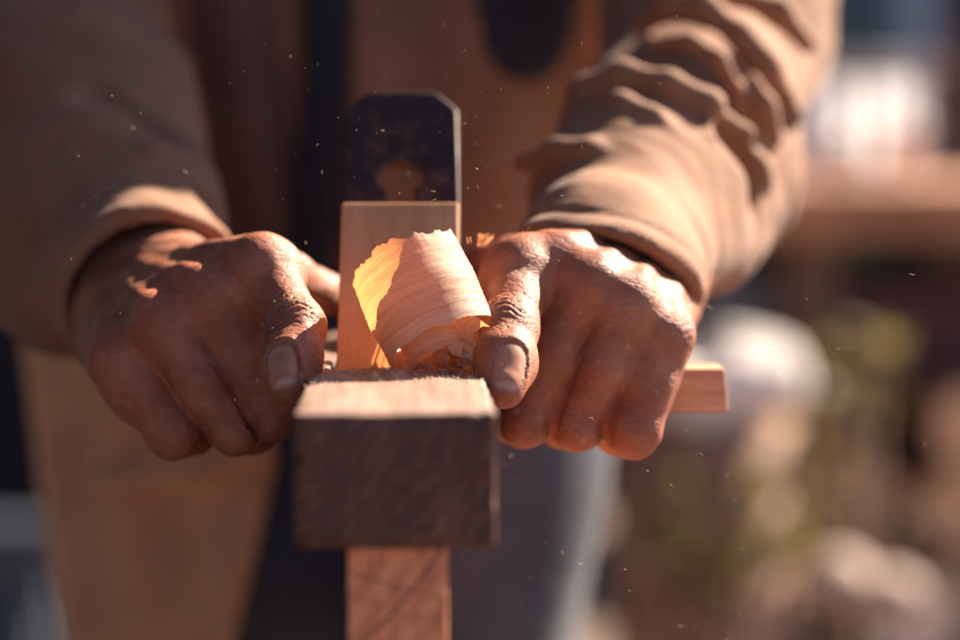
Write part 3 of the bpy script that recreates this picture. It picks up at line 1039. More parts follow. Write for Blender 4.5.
    o = link('sleeve', me, M['coat'], person)
    # row of stitches just above the hem
    n_ = Vector(n); base = c - n_ * 0.0105
    a1 = n_.cross(Vector((0, 0, 1))).normalized(); a2 = n_.cross(a1)
    from mathutils.bvhtree import BVHTree
    bvh = BVHTree.FromPolygons([v.co[:] for v in me.vertices], [p.vertices[:] for p in me.polygons])
    bm = bmesh.new()
    ns = 150
    for q in range(ns):
        pp = []
        for dq in (0.15, 0.5, 0.85):
            a_ = 2 * math.pi * (q + dq * 0.8) / ns
            dr = a1 * math.cos(a_) + a2 * math.sin(a_)
            hit = bvh.ray_cast(base + dr * 0.08, -dr, 0.08)
            if hit[0]:
                pp.append(hit[0] + dr * 0.00005)
        if len(pp) == 3:
            add_tube(bm, pp, [0.0002, 0.00032, 0.0002], 5)
    link('stitching', bm_mesh('stitching', bm), M['thread'], o)
    return o
for s in (-1, 1):
    sleeve(s)

def garments():
    # coat body: shell around the torso with an opening in front
    H = 0.0042
    g = Grid((-0.36, 1.00, -0.42), (0.30, 1.42, 0.50), H)
    torso_field(g, g.D, 0.012)
    for sx in (-1, 1):
        add_chain(g, [(-0.085 + sx * 0.028, 1.26, -0.05), (-0.085 + sx * 0.030, 1.27, -0.42)], [0.124, 0.128], 0.04)
        add_cone(g, (-0.045 + sx * 0.13, 1.25, 0.38), SH[sx], 0.078, 0.066, 0.05)
    X = [g.ax[0][:, None, None], g.ax[1][None, :, None], g.ax[2][None, None, :]]
    fold = 0.007 * np.sin(X[0] * 75 + 2.2 * np.sin(X[2] * 7)) + 0.004 * np.sin(X[0] * 150 + X[2] * 22) + 0 * X[1]
    g.D -= fold.astype(np.float32)
    add_chain(g, [P(110, 478, 1.13), P(200, 462, 1.125), P(300, 428, 1.125)], [0.010, 0.011, 0.010], 0.012)
    shell = np.maximum(g.D, -(g.D + 0.012))
    # opening between the two fronts
    xl = -0.157 + 0.02 * np.clip((0.13 - X[2]) / 0.13, -0.5, 1) + 0.034 * np.clip(-(X[2] + 0.01) * 25, 0, 1) - 0.25 * np.clip(-X[2] - 0.09, 0, 0.2)
    xr = 0.050 + 0.3 * np.clip(-(X[2] - 0.05) * 20, 0, 1)
    op = np.maximum(np.maximum(xl - X[0], X[0] - xr), X[1] - np.where(X[2] < 0.03, 1.36, 1.24))
    shell = np.maximum(shell, -op.astype(np.float32))
    cut = np.maximum(-(X[2] + 0.415), 0 * X[2])
    me, V = nets(g, 'coat_body', shell)
    link('coat_body', me, M['coat_glow'], person)
    # shirt
    g = Grid((-0.34, 1.00, -0.20), (0.26, 1.42, 0.50), 0.0045)
    torso_field(g, g.D, 0.004)
    X = [g.ax[0][:, None, None], g.ax[1][None, :, None], g.ax[2][None, None, :]]
    g.D -= (0.005 * np.sin(X[0] * 110 + 3 * np.sin(X[2] * 9)) + 0 * X[1]).astype(np.float32)
    g.D = np.maximum(g.D, -(X[2] + 0.03) + 0 * g.D)
    me, V = nets(g, 'shaded_coat_layer')
    link('shaded_coat_layer', me, M['coat_shade'], person)  # dark layer in the opening, shade of the coat front painted in
    # bib of the apron and straps: thin layers on the chest
    g = Grid((-0.20, 1.05, -0.30), (0.16, 1.30, 0.46), 0.0035)
    torso_field(g, g.D, 0.011)
    X = [g.ax[0][:, None, None], g.ax[1][None, :, None], g.ax[2][None, None, :]]
    T0 = g.D.copy()
    T0 -= (0.003 * np.sin(X[0] * 90 + 2 * np.sin(X[2] * 8)) + 0 * X[1]).astype(np.float32)
    sh = np.maximum(T0, -(T0 + 0.006))
    xb = -0.066 + 0.0 * X[0]
    reg = np.maximum(np.maximum(xb - X[0], X[0] - 0.054), np.maximum(X[2] - 0.20, -(X[2] + 0.02)))
    me, V = nets(g, 'apron_bib', np.maximum(np.maximum(sh, reg.astype(np.float32)), X[1] - 1.25))
    link('apron_bib', me, M['bib'], person)
    for nm, x0, x1, w in (('strap', -0.086, -0.064, 0.0105), ('strap', 0.024, 0.022, 0.0215)):
        if x0 < 0:
            zz0, zz1 = -0.28, 0.45
        else:
            zz0, zz1 = 0.098, 0.45
        cx = x0 + (x1 - x0) * (X[2] - 0.0) / 0.3
        T1 = g.D - 0.005
        sh = np.maximum(T1, -(T1 + 0.010))
        reg = np.sqrt((X[0] - cx) ** 2 + np.maximum(0, zz0 + w * 1.3 - X[2]) ** 2) - w * (1 + 0.9 * (x0 > 0) * np.clip((X[2] - zz0 - 0.02) * 8, 0, 1)) + 0 * X[1]
        reg = np.maximum(reg, X[2] - zz1)
        me, V = nets(g, nm, np.maximum(np.maximum(sh, reg.astype(np.float32)), X[1] - 1.27))
        link(nm, me, M['strap'], person)
    # trousers
    g = Grid((-0.32, 1.05, -0.86), (0.22, 1.46, 0.10), 0.006)
    legs_field(g, g.D, 0.012)
    add_cone(g, (-0.104, 1.265, -0.055), (-0.045, 1.265, -0.055), 0.106, 0.106, 0.04)
    add_cone(g, (-0.104, 1.265, -0.14), (-0.048, 1.265, -0.14), 0.106, 0.106, 0.04)
    add_cone(g, (-0.095, 1.265, -0.055), (-0.095, 1.265, -0.14), 0.108, 0.108, 0.04)
    X = [g.ax[0][:, None, None], g.ax[1][None, :, None], g.ax[2][None, None, :]]
    g.D -= (0.004 * nz(X[0], X[1], X[2], 28, 0.2)).astype(np.float32)
    me, V = nets(g, 'trousers')
    link('trousers', me, M['navy'], person)
    # boots
    for sx in (-1, 1):
        hx = -0.080 + sx * 0.045 + sx * 0.015
        g = Grid((hx - 0.09, 1.10, -0.905), (hx + 0.09, 1.44, -0.74), 0.005)
        add_cone(g, (hx, 1.345, -0.80), (hx, 1.345, -0.84), 0.058, 0.055, 0.02)
        add_cone(g, (hx, 1.345, -0.855), (hx + sx * 0.02, 1.18, -0.865), 0.052, 0.044, 0.02)
        g.D = np.maximum(g.D, -(g.ax[2][None, None, :] + 0.899))
        me, V = nets(g, 'boot')
        link('boot', me, M['hair'], person)
    g = Grid((-0.14, 1.07, 0.55), (0.07, 1.32, 0.77), 0.005)
    add_ell(g, (-0.035, 1.20, 0.64), (0.083, 0.102, 0.112), 0.0)
    X = [g.ax[0][:, None, None], g.ax[1][None, :, None], g.ax[2][None, None, :]]
    g.D -= (0.002 * nz(X[0], X[1], X[2], 180, 0.2)).astype(np.float32)
    g.D = np.maximum(g.D, (0.68 - X[2] - np.clip((X[1] - 1.15) * 1.5, 0, 0.09)).astype(np.float32))
    me, V = nets(g, 'hair')
    link('hair', me, M['hair'], person)
garments()

# ------------------------------------------------------------------ the big shaving
def big_shaving():
    # roll axis: from the ragged far end down to the open near end
    A = P(404, 262, 0.775); B = P(447, 352, 0.760)
    ax = (B - A).normalized()
    Wd = 0.0335
    cen = P(424, 303, 0.768)
    v = Vector((0, -1, 0)); v = (v - ax * v.dot(ax)).normalized()
    u = ax.cross(v)
    bm = bmesh.new()
    uvl = bm.loops.layers.uv.new('UVMap')
    NS, NW = 240, 44
    turns = 1.7
    grid = []
    # start angle: underneath, at the mouth; end: inner core
    for i in range(NS + 1):
        t = i / NS
        a = R(-65) + t * turns * 2 * math.pi
        rr = 0.0190 * (1 - 0.66 * max(0, (t - 0.40)) / 0.60) + 0.0006 * math.sin(a * 2 + 0.5)
        shift = 0.000 + 0.011 * max(0, t - 0.45) / 0.55
        row = []
        for j in range(NW + 1):
            w = j / NW
            rag0 = 0.0018 * mnoise.noise(Vector((t * 40, 0.3, 0))) + 0.0010 * mnoise.noise(Vector((t * 150, 1.3, 0)))
            rag0 += 0.0010 * math.floor(2.2 * mnoise.noise(Vector((t * 22, 5.3, 0))))
            rag1 = 0.0012 * mnoise.noise(Vector((t * 30, 7.3, 0)))
            nar = min(1, max(0, (t - 0.50) / 0.16)); nar = nar * nar * (3 - 2 * nar) * 0.015
            s = -Wd / 2 + nar + w * (Wd - nar * 0.9) + rag0 * (1 - w) ** 8 + rag1 * w ** 8 + shift * 0.3
            rj = rr * (1 + 0.035 * math.sin(w * 3.1)) + 0.00018 * mnoise.noise(Vector((t * 30, w * 22, 2))) + 0.0007 * mnoise.noise(Vector((t * 9, w * 3, 8)))
            p = cen + ax * s + (u * math.cos(a) + v * math.sin(a)) * rj
            row.append(bm.verts.new(p))
        grid.append(row)
    holes = set()
    for i in range(NS):
        for j in range(NW):
            q = mnoise.noise(Vector((i * 0.05, j * 0.5, 4)))
            if q > 0.75 and j > 4 and i > 190:
                continue
            f = bm.faces.new((grid[i][j], grid[i][j + 1], grid[i + 1][j + 1], grid[i + 1][j]))
            for lp, (a_, b_) in zip(f.loops, ((i, j), (i, j + 1), (i + 1, j + 1), (i + 1, j))):
                lp[uvl].uv = (a_ / NS * 6, b_ / NW)
    # the tail that comes out of the mouth
    st = P(388, 372, 0.775); en = grid[0]
    tail = []
    for i in range(15):
        t = i / 14
        row = []
        for j in range(NW + 1):
            w = j / NW
            m0 = Vector((-0.0247 - 0.035 * 0.13 - 0.010 + 0.030 * w, 0.650 + MY - 0.014, -0.004))
            e = en[j].co
            mid = (m0 + e) / 2 + Vector((0.0, -0.004, -0.001))
            p = m0.lerp(mid, t).lerp(mid.lerp(e, t), t)
            p += Vector((0, 0.0010, 0.0010)) * mnoise.noise(Vector((w * 22, t * 2, 9)))
            row.append(en[j] if i == 14 else bm.verts.new(p))
        tail.append(row)
    for i in range(14):
        for j in range(NW):
            if mnoise.noise(Vector((i * 0.12, j * 0.7, 14))) > 0.42:
                continue
            f = bm.faces.new((tail[i][j], tail[i][j + 1], tail[i + 1][j + 1], tail[i + 1][j]))
            for lp, (a_, b_) in zip(f.loops, ((i, j), (i, j + 1), (i + 1, j + 1), (i + 1, j))):
                lp[uvl].uv = (-0.5 + a_ / 28, b_ / NW)
    me = bpy.data.meshes.new('wood_shaving')
    bm.to_mesh(me); bm.free()
    o = link('wood_shaving', me, M['shaving'])
    tag(o, 'large pale backlit curl of wood shaving rising from the plane mouth', 'wood shaving')
big_shaving()

def small_curl(name, label, pts_of, w, wdir, seed=0, n=60):
    bm = bmesh.new()
    uvl = bm.loops.layers.uv.new('UVMap')
    rows = []
    for i in range(n + 1):
        t = i / n
        p = pts_of(t)
        ww = w * (1 + 0.35 * mnoise.noise(Vector((t * 9 + seed, seed, 0))))
        rows.append([bm.verts.new(p + wdir * ww * (j / 4 - 0.5)) for j in range(5)])
    for i in range(n):
        for j in range(4):
            f = bm.faces.new((rows[i][j], rows[i][j + 1], rows[i + 1][j + 1], rows[i + 1][j]))
            for lp, (a_, b_) in zip(f.loops, ((i, j), (i, j + 1), (i + 1, j + 1), (i + 1, j))):
                lp[uvl].uv = (a_ / n * 2, b_ / 4 + seed)
    me = bpy.data.meshes.new(name)
    bm.to_mesh(me); bm.free()
    o = link(name, me, M['shaving'])
    tag(o, label, 'wood shaving')
    return o

# torn curl between the roll and the right thumb
c0 = P(474, 338, 0.752)
small_curl('shaving_curl', 'torn orange curl wedged between the big shaving and the right thumb',
           lambda t: c0 + Vector((0.0045 * math.cos(1 + t * 6.5) * (1 - 0.3 * t) + 0.004 * t, 0.0045 * math.sin(t * 6.5), 0.0035 * math.sin(1 + t * 6.5) * (1 - .3 * t) + 0.0028 - 0.006 * t)),
           0.0075, Vector((0.55, -0.35, -0.35)).normalized(), 3)
c1 = P(449, 362, 0.757)
small_curl('shaving_curl', 'small tight brown curl on the deck below the big shaving',
           lambda t: c1 + Vector((0.0040 * math.cos(t * 9) * (1 - .4 * t), 0.003 * t, 0.0040 * math.sin(t * 9) * (1 - .4 * t) + 0.001)),
           0.011, Vector((0.5, -0.8, 0.1)).normalized(), 5)
c2 = P(484, 240, 0.797)
small_curl('shaving_flake', 'tiny frayed pale flake on the right hand beside the roll',
           lambda t: c2 + Vector((0.0042 * (t - 0.5) + 0.0016 * math.sin(t * 15), -0.001 * math.sin(t * 8), 0.0016 * math.cos(t * 13))),
           0.0016, Vector((0.1, 0.3, 0.9)).normalized(), 8)
c3 = P(469, 240, 0.785)
small_curl('shaving_flake', 'tiny pale crumb just above the top corner of the roll',
           lambda t: c3 + Vector((0.0016 * (t - 0.5), 0, 0.0008 * math.cos(t * 9))),
           0.0012, Vector((0.2, 0.2, 0.8)).normalized(), 9)

for k, (px, py, YY, rr_, ww, lb) in enumerate([(414, 371, 0.762, .0026, .006, 'small loose orange curl at the left foot of the big shaving'),
        (392, 371, 0.768, .0010, .0018, 'tiny pale curl lying on the deck before the wedge'),
        (463, 352, 0.752, .0030, .005, 'bright orange splinter curl under the open end of the roll'),
        (437, 374, 0.752, .0016, .005, 'narrow crumb curl on the deck right of the orange one')]):
    cc = P(px, py, YY)
    small_curl('shaving_curl', lb,
               lambda t, cc=cc, rr_=rr_, k=k: cc + Vector((rr_ * math.cos(k + t * 8) * (1 - .3 * t) + .002 * t, .002 * t * math.sin(k), rr_ * math.sin(k + t * 8) * (1 - .3 * t) + 0.0006)),
               ww, Vector((math.cos(k * 1.3), math.sin(k * 1.3) - 0.4, 0.25)).normalized(), 11 + k)
# fibres and dust on the deck, and dust in the air
def deck_fibres():
    bm = bmesh.new()
    rnd = random.Random(11)
    Rz = Matrix.Rotation(R(1.9), 3, 'Z')
    o0 = Vector((-0.0247, 0.65, 0))
    n = 0
    while n < 800:
        y = rnd.betavariate(3, 1.3) * 0.135
        x = rnd.uniform(-BW + 0.001, BW - 0.001)
        if rnd.random() < 0.25:
            y = rnd.uniform(0.06, 0.20)
        if y > MY - 0.029 and abs(x) < 0.0225:
            y = MY - 0.030 - rnd.random() ** 2 * 0.03
        n += 1
        L = rnd.uniform(0.0004, 0.0022) * (0.5 if y < 0.07 else 1)
        th = rnd.uniform(0.00004, 0.00013)
        a = rnd.uniform(0, math.pi)
        lift = rnd.uniform(0.0, 0.0005) if y > 0.08 else 0.0002
        p = Vector((x, y, 0.0002))
        d = Vector((math.cos(a), math.sin(a), lift / L * 0.5)).normalized()
        m = p + d * L * 0.5 + Vector((0, 0, lift))
        q = p + d * L + Vector((0, 0, lift * 0.3))
        if abs(q.x) > BW:
            continue
        pts = [o0 + Rz @ v for v in (p, m, q)]
        add_tube(bm, pts, [th, th * 1.3, th * 0.5], 4)
    o = link('deck_sawdust', bm_mesh('deck_sawdust', bm), M['dust'], None)
    o['kind'] = 'stuff'
    tag(o, 'loose pale wood fibres scattered over the plane deck', 'sawdust')

def airborne():
    bm = bmesh.new()
    rnd = random.Random(21)
    for i in range(400):
        Y = rnd.uniform(0.69, 0.83) if rnd.random() < 0.8 else rnd.uniform(0.67, 1.0)
        if rnd.random() < 0.5:
            px, py = rnd.gauss(500, 190), rnd.gauss(300, 170)
        else:
            px, py = rnd.uniform(60, 930), rnd.uniform(10, 630)
        p = P(px, py, Y)
        if abs(p.x + 0.027) < 0.034 and p.z < 0.002:
            continue
        L = rnd.uniform(0.00025, 0.0011) if rnd.random() < 0.3 else rnd.uniform(0.00010, 0.00030)
        d = Vector((rnd.gauss(0, 1), rnd.gauss(0, 1), rnd.gauss(0, 1))).normalized()
        th = rnd.uniform(0.00004, 0.00010)
        add_tube(bm, [p - d * L, p + Vector((rnd.gauss(0, 1), 0, rnd.gauss(0, 1))) * L * 0.2, p + d * L], [th * 0.6, th, th * 0.6], 4)
    o = link('flying_sawdust', bm_mesh('flying_sawdust', bm), M['dust'], None)
    o['kind'] = 'stuff'
    tag(o, 'fine pale sawdust specks drifting in the air round the hands', 'sawdust')
M['dust'] = plain('sawdust', (0.72, 0.52, 0.36), 0.7, 0.15, 300)
deck_fibres()
airborne()

# ------------------------------------------------------------------ background yard (far out of focus)
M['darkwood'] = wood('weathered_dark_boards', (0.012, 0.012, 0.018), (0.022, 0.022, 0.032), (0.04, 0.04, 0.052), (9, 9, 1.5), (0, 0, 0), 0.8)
M['greywood'] = wood('grey_boards', (0.12, 0.09, 0.08), (0.25, 0.18, 0.15), (0.4, 0.32, 0.27), (4, 30, 30), (0, 0, 0), 0.7)
M['maroon'] = plain('maroon_paint', (0.10, 0.035, 0.035), 0.6)
M['white'] = plain('white_enamel', (0.78, 0.77, 0.78), 0.35, 0.08)
M['sack'] = plain('white_sacking', (0.74, 0.69, 0.66), 0.9, 0.35, 14, 0, 0.8, 0.01)
M['pale'] = plain('pale_sacking', (0.78, 0.78, 0.82), 0.9, 0.2, 20)
M['slate'] = plain('blue_grey_tin', (0.10, 0.13, 0.17), 0.4, 0.3, 8, 0.3)
M['bark'] = plain('bark', (0.17, 0.10, 0.07), 0.9, 0.5, 60, 0, 0.8, 0.01)
M['cutend'] = (lambda t: t.out(t.mix(t.math('MULTIPLY', t.wave(t.mapping((1, 1, 1)), 12, 1.5, 2, 1.0, 'RINGS', 'Y'), 0.4), (0.80, 0.55, 0.36), (0.62, 0.38, 0.22)), 0.8))(NT('sawn_end'))
M['cutpale'] = plain('pale_sawn_end', (0.86, 0.70, 0.56), 0.8, 0.1, 30)
M['cutpeel'] = plain('peeled_trunk', (0.34, 0.21, 0.15), 0.8, 0.4, 18, 0, 0.6, 0.01)
M['tabletop'] = plain('orange_brown_planks', (0.42, 0.20, 0.11), 0.8, 0.3, 14)
M['cutdark'] = plain('dark_sawn_end', (0.16, 0.09, 0.06), 0.8, 0.3, 30)
M['stone'] = plain('pale_stone', (0.50, 0.38, 0.32), 0.85, 0.3, 12, 0, 0.5, 0.01)
M['plaster'] = plain('pale_plaster', (0.5, 0.52, 0.55), 0.9, 0.1, 3)
M['leaf'] = (lambda t: t.out(t.ramp(t.noise(t.co, 14, 3), [(0.3, (0.13, 0.12, 0.04)), (0.7, (0.30, 0.26, 0.09))]), 0.5))(NT('leaf'))
_lt = M['leaf'].node_tree
_tr = _lt.nodes.new('ShaderNodeBsdfTranslucent'); _tr.inputs[0].default_value = (0.26, 0.20, 0.07, 1)
_mx = _lt.nodes.new('ShaderNodeMixShader'); _mx.inputs[0].default_value = 0.35
_lt.links.new(_lt.nodes['Principled BSDF'].outputs[0], _mx.inputs[1]); _lt.links.new(_tr.outputs[0], _mx.inputs[2])
_lt.links.new(_mx.outputs[0], _lt.nodes['Material Output'].inputs[0])
def thin_white():
    t = NT('thin_white_cotton')
    t.out(t.ramp(t.noise(t.co, 9, 4), [(0.3, (0.70, 0.72, 0.76)), (0.7, (0.84, 0.85, 0.88))]), 0.9)
    tr = t.n('ShaderNodeBsdfTranslucent'); tr.inputs[0].default_value = (0.84, 0.86, 0.92, 1)
    mx = t.n('ShaderNodeMixShader'); mx.inputs[0].default_value = 0.45
    t.t.links.new(t.b.outputs[0], mx.inputs[1]); t.t.links.new(tr.outputs[0], mx.inputs[2])
    t.t.links.new(mx.outputs[0], t.t.nodes['Material Output'].inputs[0])
    return t.m
M['thin_white'] = thin_white()
M['leafdark'] = (lambda t: t.out(t.ramp(t.noise(t.co, 3, 3), [(0.3, (0.02, 0.035, 0.015)), (0.7, (0.08, 0.11, 0.05))]), 0.6))(NT('hedge_leaf'))
M['glass'] = plain('window_glass', (0.03, 0.04, 0.05), 0.1, 0.1)

# dark shed behind the left arm
def shed():
    r = empty('plank_shed', (-1.45, 3.6, -0.9))
    tag(r, 'dark board shed in shade far behind the left arm', 'shed')
    bm = bmesh.new()
    rnd = random.Random(2)
    for i in range(16):
        x = -1.0 + i * 0.13
        add_box(bm, x, x + 0.126, 0, 0.03 + rnd.uniform(0, 0.01), 0.0, 2.6)
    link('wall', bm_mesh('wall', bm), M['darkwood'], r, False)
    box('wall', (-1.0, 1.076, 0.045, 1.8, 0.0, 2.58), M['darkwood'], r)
    # unseen wing and roof, added on the left to cut the sky fill
    bm = bmesh.new()
    for i in range(30):
        y = -4.1 + i * 0.136
        add_box(bm, 0.62, 0.65 + rnd.uniform(0, 0.01), y, y + 0.132, 0.0, 2.3)
    link('sky_block_wall', bm_mesh('sky_block_wall', bm), M['darkwood'], r, False)
    bm = bmesh.new()
    add_hex(bm, [(0.45, -4.3, 2.33), (1.18, -4.3, 2.02), (1.18, -0.36, 2.02), (0.45, -0.36, 2.33),
                 (0.45, -4.3, 2.38), (1.18, -4.3, 2.07), (1.18, -0.36, 2.07), (0.45, -0.36, 2.38)])
    link('sky_block_roof', bm_mesh('sky_block_roof', bm), M['darkwood'], r, False)
    box('roof', (-1.15, 1.2, -0.35, 2.0, 2.602, 2.70), M['slate'], r)
shed()
bucket = None
def lathe(bm, prof, c=(0, 0, 0), n=24):
    rings = []
    for r_, z_ in prof:
        rings.append([bm.verts.new((c[0] + r_ * math.cos(2 * math.pi * k / n), c[1] + r_ * math.sin(2 * math.pi * k / n), c[2] + z_)) for k in range(n)])
    for a, b in zip(rings, rings[1:]):
        for k in range(n):
            bm.faces.new((a[k], a[(k + 1) % n], b[(k + 1) % n], b[k]))
    bm.faces.new(rings[0][::-1]); bm.faces.new(rings[-1])

def at(px, py, Y):
    return P(px, py, Y)

def yard_left():
    p = at(30, 505, 3.2)
    r = empty('sawhorse', (p.x - 0.25, 3.2, -0.9))
    tag(r, 'blue grey sawhorse standing before the dark shed', 'sawhorse')
    box('beam', (-0.45, 0.32, -0.04, 0.04, 0.34, 0.42), M['slate'], r, 0.004)
    for sx in (-0.36, 0.24):
        for sy in (-1, 1):
            bm = bmesh.new()
            add_hex(bm, [(sx - .03, sy * .16 - .02, 0), (sx + .03, sy * .16 - .02, 0), (sx + .03, sy * .16 + .02, 0), (sx - .03, sy * .16 + .02, 0),
                         (sx - .03, sy * .03 - .02, .339), (sx + .03, sy * .03 - .02, .339), (sx + .03, sy * .03 + .02, .339), (sx - .03, sy * .03 + .02, .339)])
            link('leg', bm_mesh('leg', bm), M['slate'], r, False)
    p = at(-10, 640, 2.6)
    bm = bmesh.new()
    add_tube(bm, [(-0.5, 2.7, -0.50), (-0.30, 2.75, -0.52), (-0.12, 2.8, -0.53)], [0.06, 0.06, 0.055], 16)
yard_left()

def bench_far():
    Y = 3.0
    z = at(860, 186, Y).z
    xl = at(745, 200, Y).x
    r = empty('yard_table', (xl, Y, -0.9))
    tag(r, 'long wooden table with a sunlit top in the blurred yard', 'table')
    h = z + 0.9
    box('table_top', (0, 1.5, -0.02, 0.62, h - 0.07, h), M['tabletop'], r, 0.004)
    for x in (0.06, 1.36):
        for y in (0.02, 0.5):
            box('leg', (x, x + 0.07, y, y + 0.07, 0, h - 0.0705), M['bark'], r, 0.004)
    # things on the table
    def pot(px, py, Yp, rad, hh, mat, name, label, cat):
        q = at(px, py, Yp)
        bm = bmesh.new()
        lathe(bm, [(rad * 0.8, 0), (rad * 0.86, 0.004), (rad, hh * 0.9), (rad * 1.06, hh * 0.92), (rad * 1.06, hh), (rad * 0.97, hh), (rad * 0.76, 0.01)])
        o = link(name, bm_mesh(name, bm), mat)
        o.location = (q.x, Yp, z + 0.0005)
        tag(o, label, cat)
    pot(838, 150, 3.25, 0.034, 0.055, M['white'], 'enamel_pot', 'white enamel pot on the table nearest the sleeve', 'pot')
    pot(900, 150, 3.3, 0.030, 0.085, M['white'], 'enamel_pot', 'taller white enamel pot beside the dark post', 'pot')
    # two white cloths drying on a rail behind the table, lit from behind
    zr = at(860, 66, 3.8).z
    xa, xb_ = at(770, 80, 3.8).x, at(960, 80, 3.8).x
    rr = empty('drying_rail', ((xa + xb_) / 2, 3.8, -0.9))
    tag(rr, 'thin wooden drying rail on two posts behind the yard table', 'drying rail')
    hw = (xb_ - xa) / 2
    bm = bmesh.new(); add_tube(bm, [(-hw, 0, zr + 0.9), (hw, 0, zr + 0.9)], [0.009, 0.009], 10)
    link('rail', bm_mesh('rail', bm), M['bark'], rr)
    for sx in (-1, 1):
        box('post', (sx * hw - 0.015, sx * hw + 0.015, 0.012, 0.042, 0, zr + 0.95), M['bark'], rr, 0.003)
    for px0, px1, dz, lb in ((790, 852, 0.20, 'white cloth hanging on the rail nearest the sleeve'), (868, 925, 0.17, 'white cloth hanging on the rail beside the dark post')):
        bm = bmesh.new()
        x0, x1 = at(px0, 80, 3.8).x, at(px1, 80, 3.8).x
        nu, nv = 24, 16
        gr = []
        for i in range(nu + 1):
            row = []
            for j in range(nv + 1):
                u_, v_ = i / nu, j / nv
                # goes over the rail: first rows wrap round it
                if j < 4:
                    a_ = math.pi * (1 - j / 4)
                    y_, z_ = 0.011 * math.cos(a_) * -1, zr + 0.011 * math.sin(a_)
                    y_ = -y_
                else:
                    y_, z_ = -0.011, zr - dz * (j - 4) / (nv - 4)
                y_ += 0.008 * math.sin(u_ * 16 + v_ * 2) * v_
                row.append(bm.verts.new((x0 + (x1 - x0) * u_, 3.8 + y_, z_ + 0.006 * v_ * math.sin(u_ * 9))))
            gr.append(row)
        for i in range(nu):
            for j in range(nv):
                bm.faces.new((gr[i][j], gr[i][j + 1], gr[i + 1][j + 1], gr[i + 1][j]))
        o = link('hanging_cloth', bm_mesh('hanging_cloth', bm), M['thin_white'])
        tag(o, lb, 'cloth')
    # lower shelf with chest and trunk
    zs = 0.52
    box('shelf', (0.0, 1.5, 0.04, 0.56, zs, zs + 0.03), M['bark'], r, 0.003)
    q = at(905, 270, 3.1)
    o = box('storage_chest', (-0.11, 0.36, 0, 0.30, 0, h - 0.05 - zs - 0.12), M['maroon'], None, 0.01)
    o.location = (q.x, 3.1, -0.9 + zs + 0.031)
    tag(o, 'dark maroon chest on the lower shelf at the right of the table', 'chest')
    q = at(790, 270, 3.2)
    o = box('tin_trunk', (-0.12, 0.09, 0, 0.3, 0, h - 0.16 - zs), M['slate'], None, 0.01)
    o.location = (q.x, 3.15, -0.9 + zs + 0.031)
    tag(o, 'blue grey tin trunk on the lower shelf left of the maroon chest', 'trunk')
    # dark post
    q = at(962, 100, 4.1)
    o = box('timber_post', (-0.04, 0.04, -0.04, 0.04, 0, 2.6), M['darkwood'], None, 0.005)
    o.location = (q.x, 4.1, -0.9)
    tag(o, 'dark upright timber post behind the table at the right edge', 'post')
bench_far()

